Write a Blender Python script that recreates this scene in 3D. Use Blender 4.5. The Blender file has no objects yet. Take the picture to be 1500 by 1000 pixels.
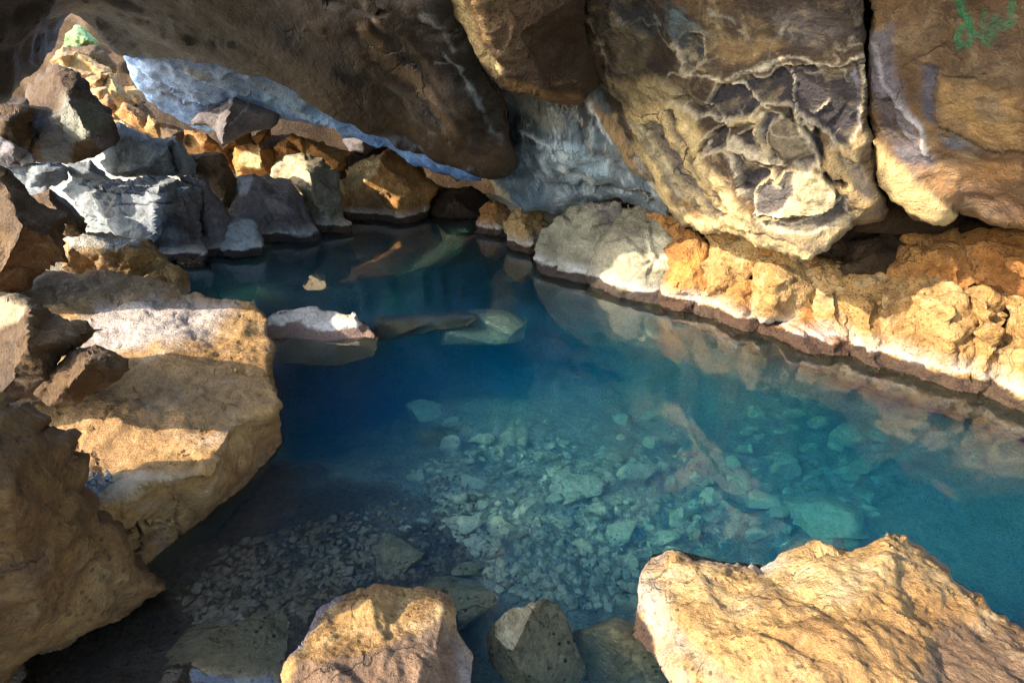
import bpy, math, random
import numpy as np
from mathutils import Vector
from mathutils.geometry import delaunay_2d_cdt

random.seed(7)
RNG = np.random.default_rng(7)
scene = bpy.context.scene
COL = scene.collection

# ------------------------------------------------------------------ camera model
FPX = 800.0            # focal length measured in photograph pixels (1500 wide)
CAMH = 1.6             # height of the lens over the water
PITCH = math.radians(23.6)
CP, SP = math.cos(PITCH), math.sin(PITCH)


def dirs(x, y):
    u = (np.asarray(x, float) - 750.0) / FPX
    v = -(np.asarray(y, float) - 500.0) / FPX
    return np.stack([u, v * SP + CP, v * CP - SP], -1)


def pt(x, y, t):
    d = dirs(x, y)
    return np.array([0, 0, CAMH]) + d * np.asarray(t, float)[..., None]


def TZ(x, y, z=0.0):
    """depth at which the sight line of a pixel meets the height z"""
    return float((z - CAMH) / dirs(x, y)[2])


def TPL(x, y, p0, n):
    d = dirs(x, y)
    c = np.array([0, 0, CAMH])
    return float(np.dot(np.array(p0) - c, n) / np.dot(d, n))


# ------------------------------------------------------------------ numpy noise
def _hash(ix, iy, iz, seed):
    h = (ix.astype(np.int64) * 374761393 + iy.astype(np.int64) * 668265263 + iz.astype(np.int64) * 2147483647 + seed * 974634777) & 0xffffffff
    h = ((h ^ (h >> 13)) * 1274126177) & 0xffffffff
    h = (h ^ (h >> 16)) & 0xffffffff
    h = (h * 2246822519) & 0xffffffff
    return ((h ^ (h >> 15)) & 0xffffff) / float(0xffffff)


def vnoise(p, seed=0):
    p = np.asarray(p, float)
    i = np.floor(p).astype(np.int64)
    f = p - i
    f = f * f * f * (f * (f * 6 - 15) + 10)
    r = 0
    for dx in (0, 1):
        wx = f[:, 0] if dx else 1 - f[:, 0]
        for dy in (0, 1):
            wy = f[:, 1] if dy else 1 - f[:, 1]
            for dz in (0, 1):
                wz = f[:, 2] if dz else 1 - f[:, 2]
                r = r + _hash(i[:, 0] + dx, i[:, 1] + dy, i[:, 2] + dz, seed) * wx * wy * wz
    return r * 2 - 1


def fbm(p, scale=1.0, octaves=4, seed=0, gain=0.5):
    a, s, r, tot = 1.0, scale, 0.0, 0.0
    for k in range(octaves):
        r = r + a * vnoise(p * s + 17.3 * k, seed + k)
        tot += a
        a *= gain
        s *= 2.03
    return r / tot * 1.5


def ridged(p, scale=1.0, octaves=3, seed=0):
    a, s, r, tot = 1.0, scale, 0.0, 0.0
    for k in range(octaves):
        r = r + a * (1 - 2 * np.abs(vnoise(p * s + 9.1 * k, seed + k)))
        tot += a
        a *= 0.5
        s *= 2.1
    return r / tot


def facets(p, scale=1.0, seed=0):
    """chipped planes: each cell of a jittered lattice tilts its own way; F2-F1 returned too"""
    q = p * scale
    i = np.floor(q).astype(np.int64)
    best = np.full(len(q), 1e9)
    sec = np.full(len(q), 1e9)
    val = np.zeros(len(q))
    for dx in (-1, 0, 1):
        for dy in (-1, 0, 1):
            for dz in (-1, 0, 1):
                c = i + np.array([dx, dy, dz])
                jx = _hash(c[:, 0], c[:, 1], c[:, 2], seed)
                jy = _hash(c[:, 0], c[:, 1], c[:, 2], seed + 1)
                jz = _hash(c[:, 0], c[:, 1], c[:, 2], seed + 2)
                o = q - (c + np.stack([jx, jy, jz], -1))
                d = (o * o).sum(1)
                tx = _hash(c[:, 0], c[:, 1], c[:, 2], seed + 3) * 2 - 1
                ty = _hash(c[:, 0], c[:, 1], c[:, 2], seed + 4) * 2 - 1
                tz = _hash(c[:, 0], c[:, 1], c[:, 2], seed + 5) * 2 - 1
                v = o[:, 0] * tx + o[:, 1] * ty + o[:, 2] * tz
                near = d < best
                sec = np.where(near, best, np.minimum(sec, d))
                val = np.where(near, v, val)
                best = np.where(near, d, best)
    return val, np.sqrt(sec) - np.sqrt(best)


# ------------------------------------------------------------------ 2d helpers
def inside(px, py, poly):
    r = np.zeros(len(px), bool)
    n = len(poly)
    for a in range(n):
        x0, y0 = poly[a]
        x1, y1 = poly[(a + 1) % n]
        if y0 == y1:
            continue
        c = ((y0 > py) != (y1 > py)) & (px < (x1 - x0) * (py - y0) / (y1 - y0) + x0)
        r ^= c
    return r


def seg_dist(px, py, pts, closed):
    best = np.full(len(px), 1e18)
    n = len(pts)
    for a in range(n if closed else n - 1):
        x0, y0 = pts[a]
        x1, y1 = pts[(a + 1) % n]
        dx, dy = x1 - x0, y1 - y0
        L = dx * dx + dy * dy + 1e-9
        h = np.clip(((px - x0) * dx + (py - y0) * dy) / L, 0, 1)
        best = np.minimum(best, (px - x0 - h * dx) ** 2 + (py - y0 - h * dy) ** 2)
    return np.sqrt(best)


def smooth01(x):
    x = np.clip(x, 0, 1)
    return x * x * (3 - 2 * x)


# ------------------------------------------------------------------ objects
def tag(o, label=None, cat=None, group=None, kind=None):
    if label:
        o['label'] = label
    if cat:
        o['category'] = cat
    if group:
        o['group'] = group
    if kind:
        o['kind'] = kind
    return o


def mesh_object(name, V, Fs, mat, paint=None, smooth=True, parent=None):
    """V (n,3) world coordinates; Fs list of faces or array of triangles"""
    V = np.asarray(V, float)
    lo, hi = V.min(0), V.max(0)
    base = np.array([(lo[0] + hi[0]) / 2, (lo[1] + hi[1]) / 2, lo[2]])
    me = bpy.data.meshes.new(name)
    if isinstance(Fs, np.ndarray):
        nf = len(Fs)
        k = Fs.shape[1]
        me.vertices.add(len(V))
        me.vertices.foreach_set('co', (V - base).astype(np.float32).ravel())
        me.loops.add(nf * k)
        me.loops.foreach_set('vertex_index', Fs.astype(np.int32).ravel())
        me.polygons.add(nf)
        me.polygons.foreach_set('loop_start', np.arange(0, nf * k, k, dtype=np.int32))
        me.polygons.foreach_set('loop_total', np.full(nf, k, dtype=np.int32))
    else:
        me.from_pydata([tuple(v) for v in (V - base)], [], Fs)
    me.update(calc_edges=True)
    me.validate()
    me.polygons.foreach_set('use_smooth', np.full(len(me.polygons), bool(smooth), dtype=bool))
    if smooth and len(V) > 60:
        me.set_sharp_from_angle(angle=math.radians(52))
    if paint is None:
        paint = np.zeros((len(V), 4))
    if len(V):
        at = me.attributes.new('paint', 'FLOAT_COLOR', 'POINT')
        at.data.foreach_set('color', paint.astype(np.float32).ravel())
    me.materials.append(mat)
    o = bpy.data.objects.new(name, me)
    o.location = base
    COL.objects.link(o)
    if parent:
        o.parent = parent
    return o


def calc_normals(V, T):
    n = np.cross(V[T[:, 1]] - V[T[:, 0]], V[T[:, 2]] - V[T[:, 0]])
    N = np.zeros_like(V)
    for k in range(3):
        np.add.at(N, T[:, k], n)
    return N / (np.linalg.norm(N, axis=1)[:, None] + 1e-12)


def relief(name, mat, outline, t=None, inner=(), step=5.0, thick=0.5, pull=0.75, rim=0.06, rimpx=8.0,
           jitter=2.0, disp=((0.5, 0.02), (0.1, 0.008)), chip=(0.0, 3.0), paint=(), warp=5.0, smooth_depth=False,
           base=None, seed=None, straight=False, grow=0.0, crack=0.0, strata=0.0, hook=None):
    """A stone whose near side runs through traced corner points, each at its own distance, closed by a rounded far side.
    outline/inner entries: (x, y[, t]); a missing t is `t` or base(x, y); inner third value is an offset when negative or small."""
    sd = seed if seed is not None else (abs(hash(name)) % 1000)
    sd = sum(ord(c) * (k + 3) for k, c in enumerate(name)) % 997 + int(outline[0][0] * 7 + outline[0][1] * 3) % 991 if seed is None else seed

    def depth(p):
        b = base(p[0], p[1]) if base else t
        if len(p) == 2:
            return b
        w = p[2]
        if b is None:
            return w
        return b + w if abs(w) < 0.9 and not (t is None and base is None) else w
    ctl = [(p[0], p[1], depth(p)) for p in outline]
    inn = [(p[0], p[1], depth(p)) for p in inner]
    oc = np.array([(p[0], p[1]) for p in ctl], float)
    if grow:
        area = sum(oc[a][0] * oc[(a + 1) % len(oc)][1] - oc[(a + 1) % len(oc)][0] * oc[a][1] for a in range(len(oc)))
        sg = 1 if area > 0 else -1
        nrm = []
        for a in range(len(oc)):
            e = oc[(a + 1) % len(oc)] - oc[a - 1]
            nrm.append(np.array([e[1], -e[0]]) * sg / (np.hypot(*e) + 1e-9))
        oc = oc + grow * np.array(nrm)
        ctl = [(oc[a][0], oc[a][1], ctl[a][2]) for a in range(len(oc))]
    # resample the border
    B = []
    M = len(ctl)
    for a in range(M):
        p0, p1 = oc[a], oc[(a + 1) % M]
        L = np.hypot(*(p1 - p0))
        mid = (p0 + p1) / 2
        st = step if (-60 < mid[0] < 1560 and -60 < mid[1] < 1060) else step * 5
        n = max(1, int(round(L / st)))
        for k in range(n):
            B.append(p0 + (p1 - p0) * k / n)
    B = np.array(B)
    z3 = np.column_stack([B / 40.0, np.full(len(B), sd * 0.37)])
    z4 = np.column_stack([B / 11.0, np.full(len(B), sd * 0.37)])
    if jitter:
        B = B + jitter * np.stack([fbm(z3, 1, 2, 11), fbm(z3, 1, 2, 23)], -1)
        B = B + jitter * 0.5 * np.stack([fbm(z4, 1, 2, 31), fbm(z4, 1, 2, 43)], -1)
    lo, hi = B.min(0), B.max(0)
    pts = []

    def grid(x0, y0, x1, y1, s):
        nx, ny = int((x1 - x0) / s) + 1, int((y1 - y0) / (s * 0.87)) + 1
        if nx < 1 or ny < 1:
            return np.zeros((0, 2))
        gx, gy = np.meshgrid(np.arange(nx) * s + x0, np.arange(ny) * s * 0.87 + y0)
        gx = gx + (np.arange(ny) % 2)[:, None] * s * 0.5
        return np.column_stack([gx.ravel(), gy.ravel()])
    f0, f1 = np.maximum(lo, [-60, -60]), np.minimum(hi, [1560, 1060])
    G = grid(f0[0], f0[1], f1[0], f1[1], step)
    if (lo < -60).any() or (hi > [1560, 1060]).any():
        G2 = grid(lo[0], lo[1], hi[0], hi[1], step * 5)
        out = (G2[:, 0] < -60 - step) | (G2[:, 1] < -60 - step) | (G2[:, 0] > 1560 + step) | (G2[:, 1] > 1060 + step)
        G = np.vstack([G, G2[out]])
    G = G + RNG.uniform(-0.22, 0.22, G.shape) * step
    Bl = [tuple(p) for p in B]
    ok = inside(G[:, 0], G[:, 1], Bl)
    G = G[ok]
    db = seg_dist(G[:, 0], G[:, 1], Bl, True)
    G = G[db > step * 0.55]
    allp = np.vstack([B, G])
    nb = len(B)
    r = delaunay_2d_cdt([Vector((p[0], -p[1])) for p in allp], [(a, (a + 1) % nb) for a in range(nb)], [], 1, 1e-6)
    P2 = np.array([(v.x, -v.y) for v in r[0]])
    T = np.array(r[2], dtype=np.int64)
    # depth by planes between the corner points (1/t is linear in the image of a plane)
    x, y = P2[:, 0], P2[:, 1]
    if smooth_depth:
        C = np.array(ctl + inn)
        s = 1000.0
        A = C[:, :2] / s
        n = len(A)
        d2 = ((A[:, None] - A[None]) ** 2).sum(-1)
        K = np.where(d2 > 0, d2 * np.log(np.maximum(d2, 1e-12)), 0) * 0.5
        Pm = np.column_stack([np.ones(n), A])
        S = np.zeros((n + 3, n + 3))
        S[:n, :n] = K + np.eye(n) * 1e-3
        S[:n, n:] = Pm
        S[n:, :n] = Pm.T
        w = np.linalg.solve(S, np.concatenate([1 / C[:, 2], np.zeros(3)]))
        Q = P2 / s
        d2 = ((Q[:, None] - A[None]) ** 2).sum(-1)
        U = np.where(d2 > 0, d2 * np.log(np.maximum(d2, 1e-12)), 0) * 0.5
        it = U @ w[:n] + np.column_stack([np.ones(len(Q)), Q]) @ w[n:]
    else:
        C = ctl + inn
        rc = delaunay_2d_cdt([Vector((p[0], -p[1])) for p in C], [(a, (a + 1) % M) for a in range(M)], [], 0, 1e-6)
        Cv = np.array([(v.x, -v.y) for v in rc[0]])
        org = rc[3]
        Cit = np.array([1 / C[o[0]][2] if o else 1 / (t or 4) for o in org])
        it = np.full(len(P2), np.nan)
        best = np.full(len(P2), -1e9)
        for f in rc[2]:
            a, b, c = Cv[f[0]], Cv[f[1]], Cv[f[2]]
            det = (b[1] - c[1]) * (a[0] - c[0]) + (c[0] - b[0]) * (a[1] - c[1])
            if abs(det) < 1e-9:
                continue
            l0 = ((b[1] - c[1]) * (x - c[0]) + (c[0] - b[0]) * (y - c[1])) / det
            l1 = ((c[1] - a[1]) * (x - c[0]) + (a[0] - c[0]) * (y - c[1])) / det
            l2 = 1 - l0 - l1
            m = np.minimum(np.minimum(l0, l1), l2)
            up = m > best
            l = np.clip(np.stack([l0, l1, l2]), 0, 1)
            l = l / l.sum(0)
            v = l[0] * Cit[f[0]] + l[1] * Cit[f[1]] + l[2] * Cit[f[2]]
            it = np.where(up, v, it)
            best = np.where(up, m, best)
    tt = 1 / np.maximum(it, 0.02)
    dist = seg_dist(x, y, Bl, True)
    if rim:
        e = np.clip(dist / rimpx, 0, 1)
        tt = tt + rim * (1 - np.sqrt(1 - (1 - e) ** 2))
    # paint and its relief
    pc = np.zeros((len(P2), 4))
    dz = np.zeros(len(P2))
    if paint:
        w3 = np.column_stack([P2 / 28.0, np.full(len(P2), sd)])
        wx = x + warp * fbm(w3, 1, 4, 3)
        wy = y + warp * fbm(w3, 1, 4, 5)
        for it_ in paint:
            if it_[0] == 'p':
                _, poly, colr, feather, strength, h = it_
                d = seg_dist(wx, wy, poly, True)
                s_ = np.where(inside(wx, wy, poly), d, -d)
                m = smooth01(0.5 + s_ / feather) * strength
            else:
                _, poly, width, colr, strength, h = it_
                d = seg_dist(wx, wy, poly, False)
                m = smooth01(1.5 - d / (width * 0.5)) * strength
            a = m + pc[:, 3] * (1 - m)
            for k in range(3):
                pc[:, k] = np.where(a > 0, (colr[k] * m + pc[:, k] * pc[:, 3] * (1 - m)) / np.maximum(a, 1e-6), 0)
            pc[:, 3] = a
            if h:
                dz = dz * (1 - m / max(strength, 1e-6) * 0.5) + h * m
    V = pt(x, y, tt)
    N = calc_normals(V, T)
    off = dz.copy()
    for sc_, am in disp:
        off = off + am * fbm(V + sd * 1.7, 1 / sc_, 5, sd)
    if chip[0]:
        val, edge = facets(V * np.array([1, 1, 1.25]) + sd * 0.91 + 0.12 * np.stack([fbm(V, 2, 2, 1), fbm(V, 2, 2, 2), fbm(V, 2, 2, 3)], -1), chip[1], sd)
        off = off + chip[0] * val * smooth01(edge / 0.2) * 1.25
        val, edge = facets(V * np.array([1, 1, 1.6]) + sd * 0.31, chip[1] * 2.7, sd + 9)
        off = off + chip[0] * 0.35 * val * smooth01(edge / 0.2)
    if crack:
        val, edge = facets(V + sd * 0.77 + 0.2 * np.stack([fbm(V, 3, 3, 1), fbm(V, 3, 3, 2), fbm(V, 3, 3, 3)], -1), 1.6, sd + 50)
        off = off - crack * np.clip(1 - edge / 0.035, 0, 1)
    if strata:
        off = off + strata * ridged(V * np.array([0.6, 0.6, 6.0]) + sd, 1.0, 3, sd)
    V = V + N * off[:, None]
    # far side
    cnt = {}
    for f in T:
        for a, b in ((f[0], f[1]), (f[1], f[2]), (f[2], f[0])):
            cnt[(a, b)] = 1
    bed = [(a, b) for (a, b) in cnt if (b, a) not in cnt]
    bv = sorted({a for e in bed for a in e})
    loc = {v: k for k, v in enumerate(bv)}
    cen = V.mean(0)
    cdir = cen - np.array([0, 0, CAMH])
    cdir /= np.linalg.norm(cdir)
    rings = []
    bp = V[bv]
    if straight:
        d = V - np.array([0, 0, CAMH])
        d /= np.linalg.norm(d, axis=1)[:, None]
        Wb = V + d * thick
        nV = len(V)
        E = np.array(bed)
        tri = [T, T[:, ::-1] + nV, np.column_stack([E[:, 1], E[:, 0], E[:, 0] + nV]), np.column_stack([E[:, 1], E[:, 0] + nV, E[:, 1] + nV])]
        return mesh_object(name, np.vstack([V, Wb]), np.vstack(tri), mat, paint=np.vstack([pc, pc]))
    for s_, c_ in ((0.12, 1.0), (0.4, 0.96), (0.75, 0.8), (1.0, 0.5)):
        d = bp - np.array([0, 0, CAMH])
        d /= np.linalg.norm(d, axis=1)[:, None]
        c_ = 1.0 if straight else 1 - (1 - c_) * pull / 0.75
        ax = cen + cdir * thick * s_
        q = bp + d * thick * s_
        q = ax + (q - ax) * c_ if not straight else q
        q = q + 0.05 * thick * np.stack([fbm(q, 2.2, 2, 5), fbm(q, 2.2, 2, 6), fbm(q, 2.2, 2, 7)], -1) * (s_ > 0.2)
        rings.append(q)
    nV = len(V)
    allV = np.vstack([V] + rings + [(cen + cdir * thick * 1.05)[None]])
    tri = [T]
    prev = np.array(bv)
    nbv = len(bv)
    E = np.array([(loc[a], loc[b]) for a, b in bed])
    for k in range(len(rings)):
        cur = nV + k * nbv + np.arange(nbv)
        a0, b0, a1, b1 = prev[E[:, 0]], prev[E[:, 1]], cur[E[:, 0]], cur[E[:, 1]]
        tri.append(np.column_stack([b0, a0, a1]))
        tri.append(np.column_stack([b0, a1, b1]))
        prev = cur
    top = len(allV) - 1
    tri.append(np.column_stack([prev[E[:, 1]], prev[E[:, 0]], np.full(len(E), top)]))
    pcf = np.vstack([pc, np.tile(pc[bv], (4, 1)), [[0, 0, 0, 0]]])
    # cut anything that would stand behind/over the lens: never needed, the traced points lie in front
    return mesh_object(name, allV, np.vstack(tri), mat, paint=pcf)


# ------------------------------------------------------------------ materials
def new_mat(name):
    m = bpy.data.materials.new(name)
    m.use_nodes = True
    nt = m.node_tree
    nt.nodes.clear()
    return m, nt


class NB:
    def __init__(self, nt):
        self.nt = nt

    def n(self, typ, **kw):
        nd = self.nt.nodes.new(typ)
        for k, v in kw.items():
            if k.startswith('i_'):
                nd.inputs[k[2:].replace('_', ' ')].default_value = v
            else:
                setattr(nd, k, v)
        return nd

    def link(self, a, b):
        self.nt.links.new(a, b)

    def math(self, op, a, b=None, c=None, clamp=False):
        nd = self.nt.nodes.new('ShaderNodeMath')
        nd.operation = op
        nd.use_clamp = clamp
        for k, v in enumerate((a, b, c)):
            if v is None:
                continue
            if isinstance(v, (int, float)):
                nd.inputs[k].default_value = v
            else:
                self.link(v, nd.inputs[k])
        return nd.outputs[0]

    def ramp(self, fac, stops, interp='LINEAR'):
        nd = self.nt.nodes.new('ShaderNodeValToRGB')
        cr = nd.color_ramp
        cr.interpolation = interp
        while len(cr.elements) < len(stops):
            cr.elements.new(0.5)
        for e, (p, c) in zip(cr.elements, stops):
            e.position = p
            e.color = (*c, 1) if not isinstance(c, (int, float)) else (c, c, c, 1)
        self.link(fac, nd.inputs[0])
        return nd.outputs[0]

    def mix(self, fac, a, b, blend='MIX'):
        nd = self.nt.nodes.new('ShaderNodeMix')
        nd.data_type = 'RGBA'
        nd.blend_type = blend
        for sock, v in ((nd.inputs[0], fac), (nd.inputs[6], a), (nd.inputs[7], b)):
            if isinstance(v, (int, float)):
                sock.default_value = v
            elif isinstance(v, tuple):
                sock.default_value = (*v, 1)
            else:
                self.link(v, sock)
        return nd.outputs[2]

    def noise(self, vec, scale, detail=6, rough=0.6, dist=0.0):
        nd = self.nt.nodes.new('ShaderNodeTexNoise')
        nd.inputs['Scale'].default_value = scale
        nd.inputs['Detail'].default_value = detail
        nd.inputs['Roughness'].default_value = rough
        nd.inputs['Distortion'].default_value = dist
        self.link(vec, nd.inputs['Vector'])
        return nd.outputs['Fac']


def rock_mat(name, cols, speck=0.5, pale=0.3, palecol=(0.55, 0.5, 0.42), dark=(0.03, 0.022, 0.018), darkamt=0.4, bump=0.5,
             rough=0.8, waterline=True, veins=0.0, veincol=(0.5, 0.42, 0.3), scale=1.0, stretch=(1, 1, 1), pits=0.5, crust=(0.02, 0.0115, 0.009),
             spec=0.25, algae=(0.2, 0.17, 0.09), bumpdist=0.03, white=0.8, crustamt=0.92, cracks=0.0, crackscale=2.6, tide=0.0):
    m, nt = new_mat(name)
    b = NB(nt)
    geo = b.n('ShaderNodeNewGeometry')
    oi = b.n('ShaderNodeObjectInfo')
    pos = geo.outputs['Position']
    mp = b.n('ShaderNodeMapping')
    mp.inputs['Scale'].default_value = stretch
    b.link(pos, mp.inputs['Vector'])
    av = b.n('ShaderNodeVectorMath', operation='ADD')
    b.link(mp.outputs[0], av.inputs[0])
    sc = b.n('ShaderNodeVectorMath', operation='SCALE')
    sc.inputs[0].default_value = (13, 7, 5)
    b.link(oi.outputs['Random'], sc.inputs['Scale'])
    b.link(sc.outputs[0], av.inputs[1])
    v = av.outputs[0]
    n1 = b.noise(v, 1.6 * scale, 9, 0.62, 0.6)
    n2 = b.noise(v, 5.5 * scale, 9, 0.68, 0.3)
    n3 = b.noise(v, 26 * scale, 8, 0.7)
    n4 = b.noise(v, 110 * scale, 5, 0.7)
    k = len(cols)
    f = b.math('ADD', b.math('MULTIPLY', n1, 0.65), b.math('MULTIPLY', n2, 0.35))
    col = b.ramp(f, [(0.3 + 0.4 * i / max(1, k - 1), c) for i, c in enumerate(cols)])
    at = b.n('ShaderNodeAttribute', attribute_name='paint')
    col = b.mix(at.outputs['Alpha'], col, at.outputs['Color'])
    if pale:
        pm = b.ramp(b.noise(v, 3.3 * scale, 10, 0.72, 0.8), [(0.52, 0.0), (0.66, 1.0)])
        col = b.mix(b.math('MULTIPLY', pm, pale), col, palecol)
    if darkamt:
        dm = b.ramp(b.noise(v, 7.1 * scale, 8, 0.75, 0.4), [(0.5, 0.0), (0.64, 1.0)])
        col = b.mix(b.math('MULTIPLY', dm, darkamt), col, dark)
    if veins:
        vv = b.n('ShaderNodeTexVoronoi', feature='DISTANCE_TO_EDGE')
        vv.inputs['Scale'].default_value = 2.0 * scale
        wv = b.n('ShaderNodeVectorMath', operation='ADD')
        nv = b.n('ShaderNodeTexNoise')
        nv.inputs['Scale'].default_value = 3.0
        nv.inputs['Detail'].default_value = 5
        b.link(v, nv.inputs['Vector'])
        s2 = b.n('ShaderNodeVectorMath', operation='SCALE')
        s2.inputs['Scale'].default_value = 0.5
        b.link(nv.outputs['Color'], s2.inputs[0])
        b.link(v, wv.inputs[0])
        b.link(s2.outputs[0], wv.inputs[1])
        b.link(wv.outputs[0], vv.inputs['Vector'])
        vm = b.ramp(vv.outputs['Distance'], [(0.0, 1.0), (0.02, 0.0)])
        vm = b.math('MULTIPLY', vm, b.ramp(n2, [(0.42, 0.0), (0.6, 1.0)]))
        col = b.mix(b.math('MULTIPLY', vm, veins), col, veincol)
    ckm = None
    if cracks:
        vc = b.n('ShaderNodeTexVoronoi', feature='DISTANCE_TO_EDGE')
        vc.inputs['Scale'].default_value = crackscale
        nv = b.n('ShaderNodeTexNoise')
        nv.inputs['Scale'].default_value = 4.0
        nv.inputs['Detail'].default_value = 8
        b.link(v, nv.inputs['Vector'])
        s3 = b.n('ShaderNodeVectorMath', operation='MULTIPLY_ADD')
        s3.inputs[1].default_value = (0.45, 0.45, 0.45)
        b.link(nv.outputs['Color'], s3.inputs[0])
        b.link(v, s3.inputs[2])
        b.link(s3.outputs[0], vc.inputs['Vector'])
        ckm = b.ramp(vc.outputs['Distance'], [(0.0, 1.0), (0.011, 0.0)])
        ckm = b.math('MULTIPLY', ckm, b.ramp(b.noise(v, 1.9, 3, .5), [(0.52, 0.0), (0.62, 1.0)]))
        col = b.mix(b.math('MULTIPLY', ckm, cracks), col, tuple(c * .5 for c in dark))
    # grain
    g = b.ramp(n3, [(0.3, 0.3), (0.5, 1.0), (0.72, 1.6)])
    col = b.mix(speck, col, g, 'MULTIPLY')
    g4 = b.ramp(n4, [(0.32, 0.4), (0.5, 1.0), (0.7, 1.5)])
    col = b.mix(speck * 0.7, col, g4, 'MULTIPLY')
    if pits:
        vp = b.n('ShaderNodeTexVoronoi')
        vp.inputs['Scale'].default_value = 30 * scale
        b.link(v, vp.inputs['Vector'])
        pm_ = b.ramp(vp.outputs['Distance'], [(0.16, 1.0), (0.26, 0.0)])
        pm_ = b.math('MULTIPLY', pm_, b.ramp(b.noise(v, 4.0, 4, .6), [(0.46, 0.0), (0.58, 1.0)]))
        col = b.mix(b.math('MULTIPLY', pm_, min(0.9, pits * 1.3)), col, tuple(c * .6 for c in dark))
    if waterline:
        sx = b.n('ShaderNodeSeparateXYZ')
        b.link(pos, sx.inputs[0])
        z = sx.outputs['Z']
        z0 = z
        if tide:
            z = b.math('ADD', z, tide)
        zz = b.math('ADD', z, b.math('MULTIPLY_ADD', b.noise(pos, 4.5, 6, 0.65), 0.16, -0.08))
        wm = b.ramp(b.math('MULTIPLY', zz, 4.0), [(0.30, 0.0), (0.40, 0.85), (0.52, 0.5), (0.85, 0.0)])
        wm = b.math('MULTIPLY', wm, b.ramp(n2, [(0.35, 0.15), (0.6, 1.0)]))
        col = b.mix(b.math('MULTIPLY', wm, white), col, (0.6, 0.56, 0.52))
        zc = b.math('ADD', z, b.math('MULTIPLY_ADD', b.noise(pos, 2.6, 7, 0.65), 0.16, -0.075))
        cm = b.ramp(b.math('MULTIPLY', zc, 4.0), [(0.34, 1.0), (0.40, 0.0)])
        cm = b.math('MULTIPLY', cm, crustamt)
        cg = b.mix(b.ramp(n4, [(0.4, 0.0), (0.65, 1.0)]), crust, tuple(min(1, c * 2.6) for c in crust))
        col = b.mix(cm, col, cg)
        um = b.ramp(b.math('MULTIPLY', z, 10.0), [(0.0, 1.0), (0.04, 0.0)])
        # z below zero: slimy silt coat
        um = b.math('LESS_THAN', z0, -0.005)
        silt = b.mix(n2, algae, tuple(c * 0.55 for c in algae))
        col = b.mix(b.math('MULTIPLY', um, 0.92), col, silt)
    p = b.n('ShaderNodeBsdfPrincipled')
    b.link(col, p.inputs['Base Color'])
    p.inputs['Roughness'].default_value = rough
    p.inputs['Specular IOR Level'].default_value = spec
    # bump
    h = b.math('ADD', b.math('MULTIPLY', n3, 0.9), b.math('MULTIPLY', n4, 0.35))
    h = b.math('ADD', h, b.math('MULTIPLY', n2, 1.2))
    if pits:
        vo = b.n('ShaderNodeTexVoronoi')
        vo.inputs['Scale'].default_value = 38 * scale
        b.link(v, vo.inputs['Vector'])
        pit = b.ramp(vo.outputs['Distance'], [(0.1, 0.0), (0.4, 1.0)])
        h = b.math('ADD', h, b.math('MULTIPLY', pit, pits * 0.5))
    if ckm is not None:
        h = b.math('SUBTRACT', h, b.math('MULTIPLY', ckm, 1.5 * cracks))
    bp = b.n('ShaderNodeBump')
    bp.inputs['Strength'].default_value = min(1.0, bump * 1.35)
    bp.inputs['Distance'].default_value = bumpdist
    b.link(h, bp.inputs['Height'])
    b.link(bp.outputs[0], p.inputs['Normal'])
    out = b.n('ShaderNodeOutputMaterial')
    b.link(p.outputs[0], out.inputs[0])
    return m


M_CEIL = rock_mat('ceiling_basalt', [(0.004, 0.003, 0.0025), (0.011, 0.0065, 0.004), (0.033, 0.018, 0.008)], pale=0.25, palecol=(0.09, 0.085, 0.08),
                  darkamt=0.5, bump=0.6, stretch=(1.2, 0.5, 0.7), pits=0.15, rough=0.4, spec=0.42, waterline=False, speck=0.4, cracks=0.6, crackscale=0.9)
M_BLUE = rock_mat('skylight_blue_ceiling', [(0.05, 0.12, 0.3), (0.11, 0.23, 0.5), (0.25, 0.42, 0.7)], pale=0.4, palecol=(0.48, 0.6, 0.75), dark=(0.02, 0.03, 0.06),
                  darkamt=0.6, bump=0.8, pits=0.2, rough=0.5, spec=0.5, waterline=False, cracks=0.5)  # blue of the skylight is put into this base colour
M_BLUEWALL = rock_mat('blue_grey_wall', [(0.03, 0.045, 0.06), (0.11, 0.14, 0.16), (0.27, 0.29, 0.28)], pale=0.8, palecol=(0.55, 0.6, 0.6), dark=(0.012, 0.013, 0.018),
                      darkamt=0.8, bump=0.7, pits=0.1, rough=0.42, spec=0.6, waterline=False, veins=0.8, stretch=(1.4, 1, 0.55), cracks=0.5)
M_GOLD = rock_mat('golden_wall', [(0.016, 0.009, 0.006), (0.06, 0.03, 0.011), (0.23, 0.12, 0.036)], pale=0.55, palecol=(0.48, 0.35, 0.17), dark=(0.022, 0.016, 0.016),
                  darkamt=0.7, bump=0.75, pits=0.3, rough=0.48, spec=0.5, waterline=False, veins=0.5, cracks=0.7, crackscale=1.6)
M_RUST = rock_mat('rusty_wall', [(0.025, 0.012, 0.005), (0.075, 0.036, 0.011), (0.18, 0.092, 0.026)], pale=0.3, palecol=(0.42, 0.3, 0.16), dark=(0.03, 0.018, 0.012),
                  darkamt=0.55, bump=0.65, pits=0.3, rough=0.5, spec=0.45, waterline=False, cracks=0.35, crackscale=1.4)
M_BROWN = rock_mat('brown_block', [(0.013, 0.007, 0.003), (0.036, 0.018, 0.006), (0.075, 0.038, 0.013)], pale=0.2, palecol=(0.35, 0.24, 0.12), darkamt=0.5, bump=0.8, pits=0.5,
                   waterline=False, cracks=0.5)
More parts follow.
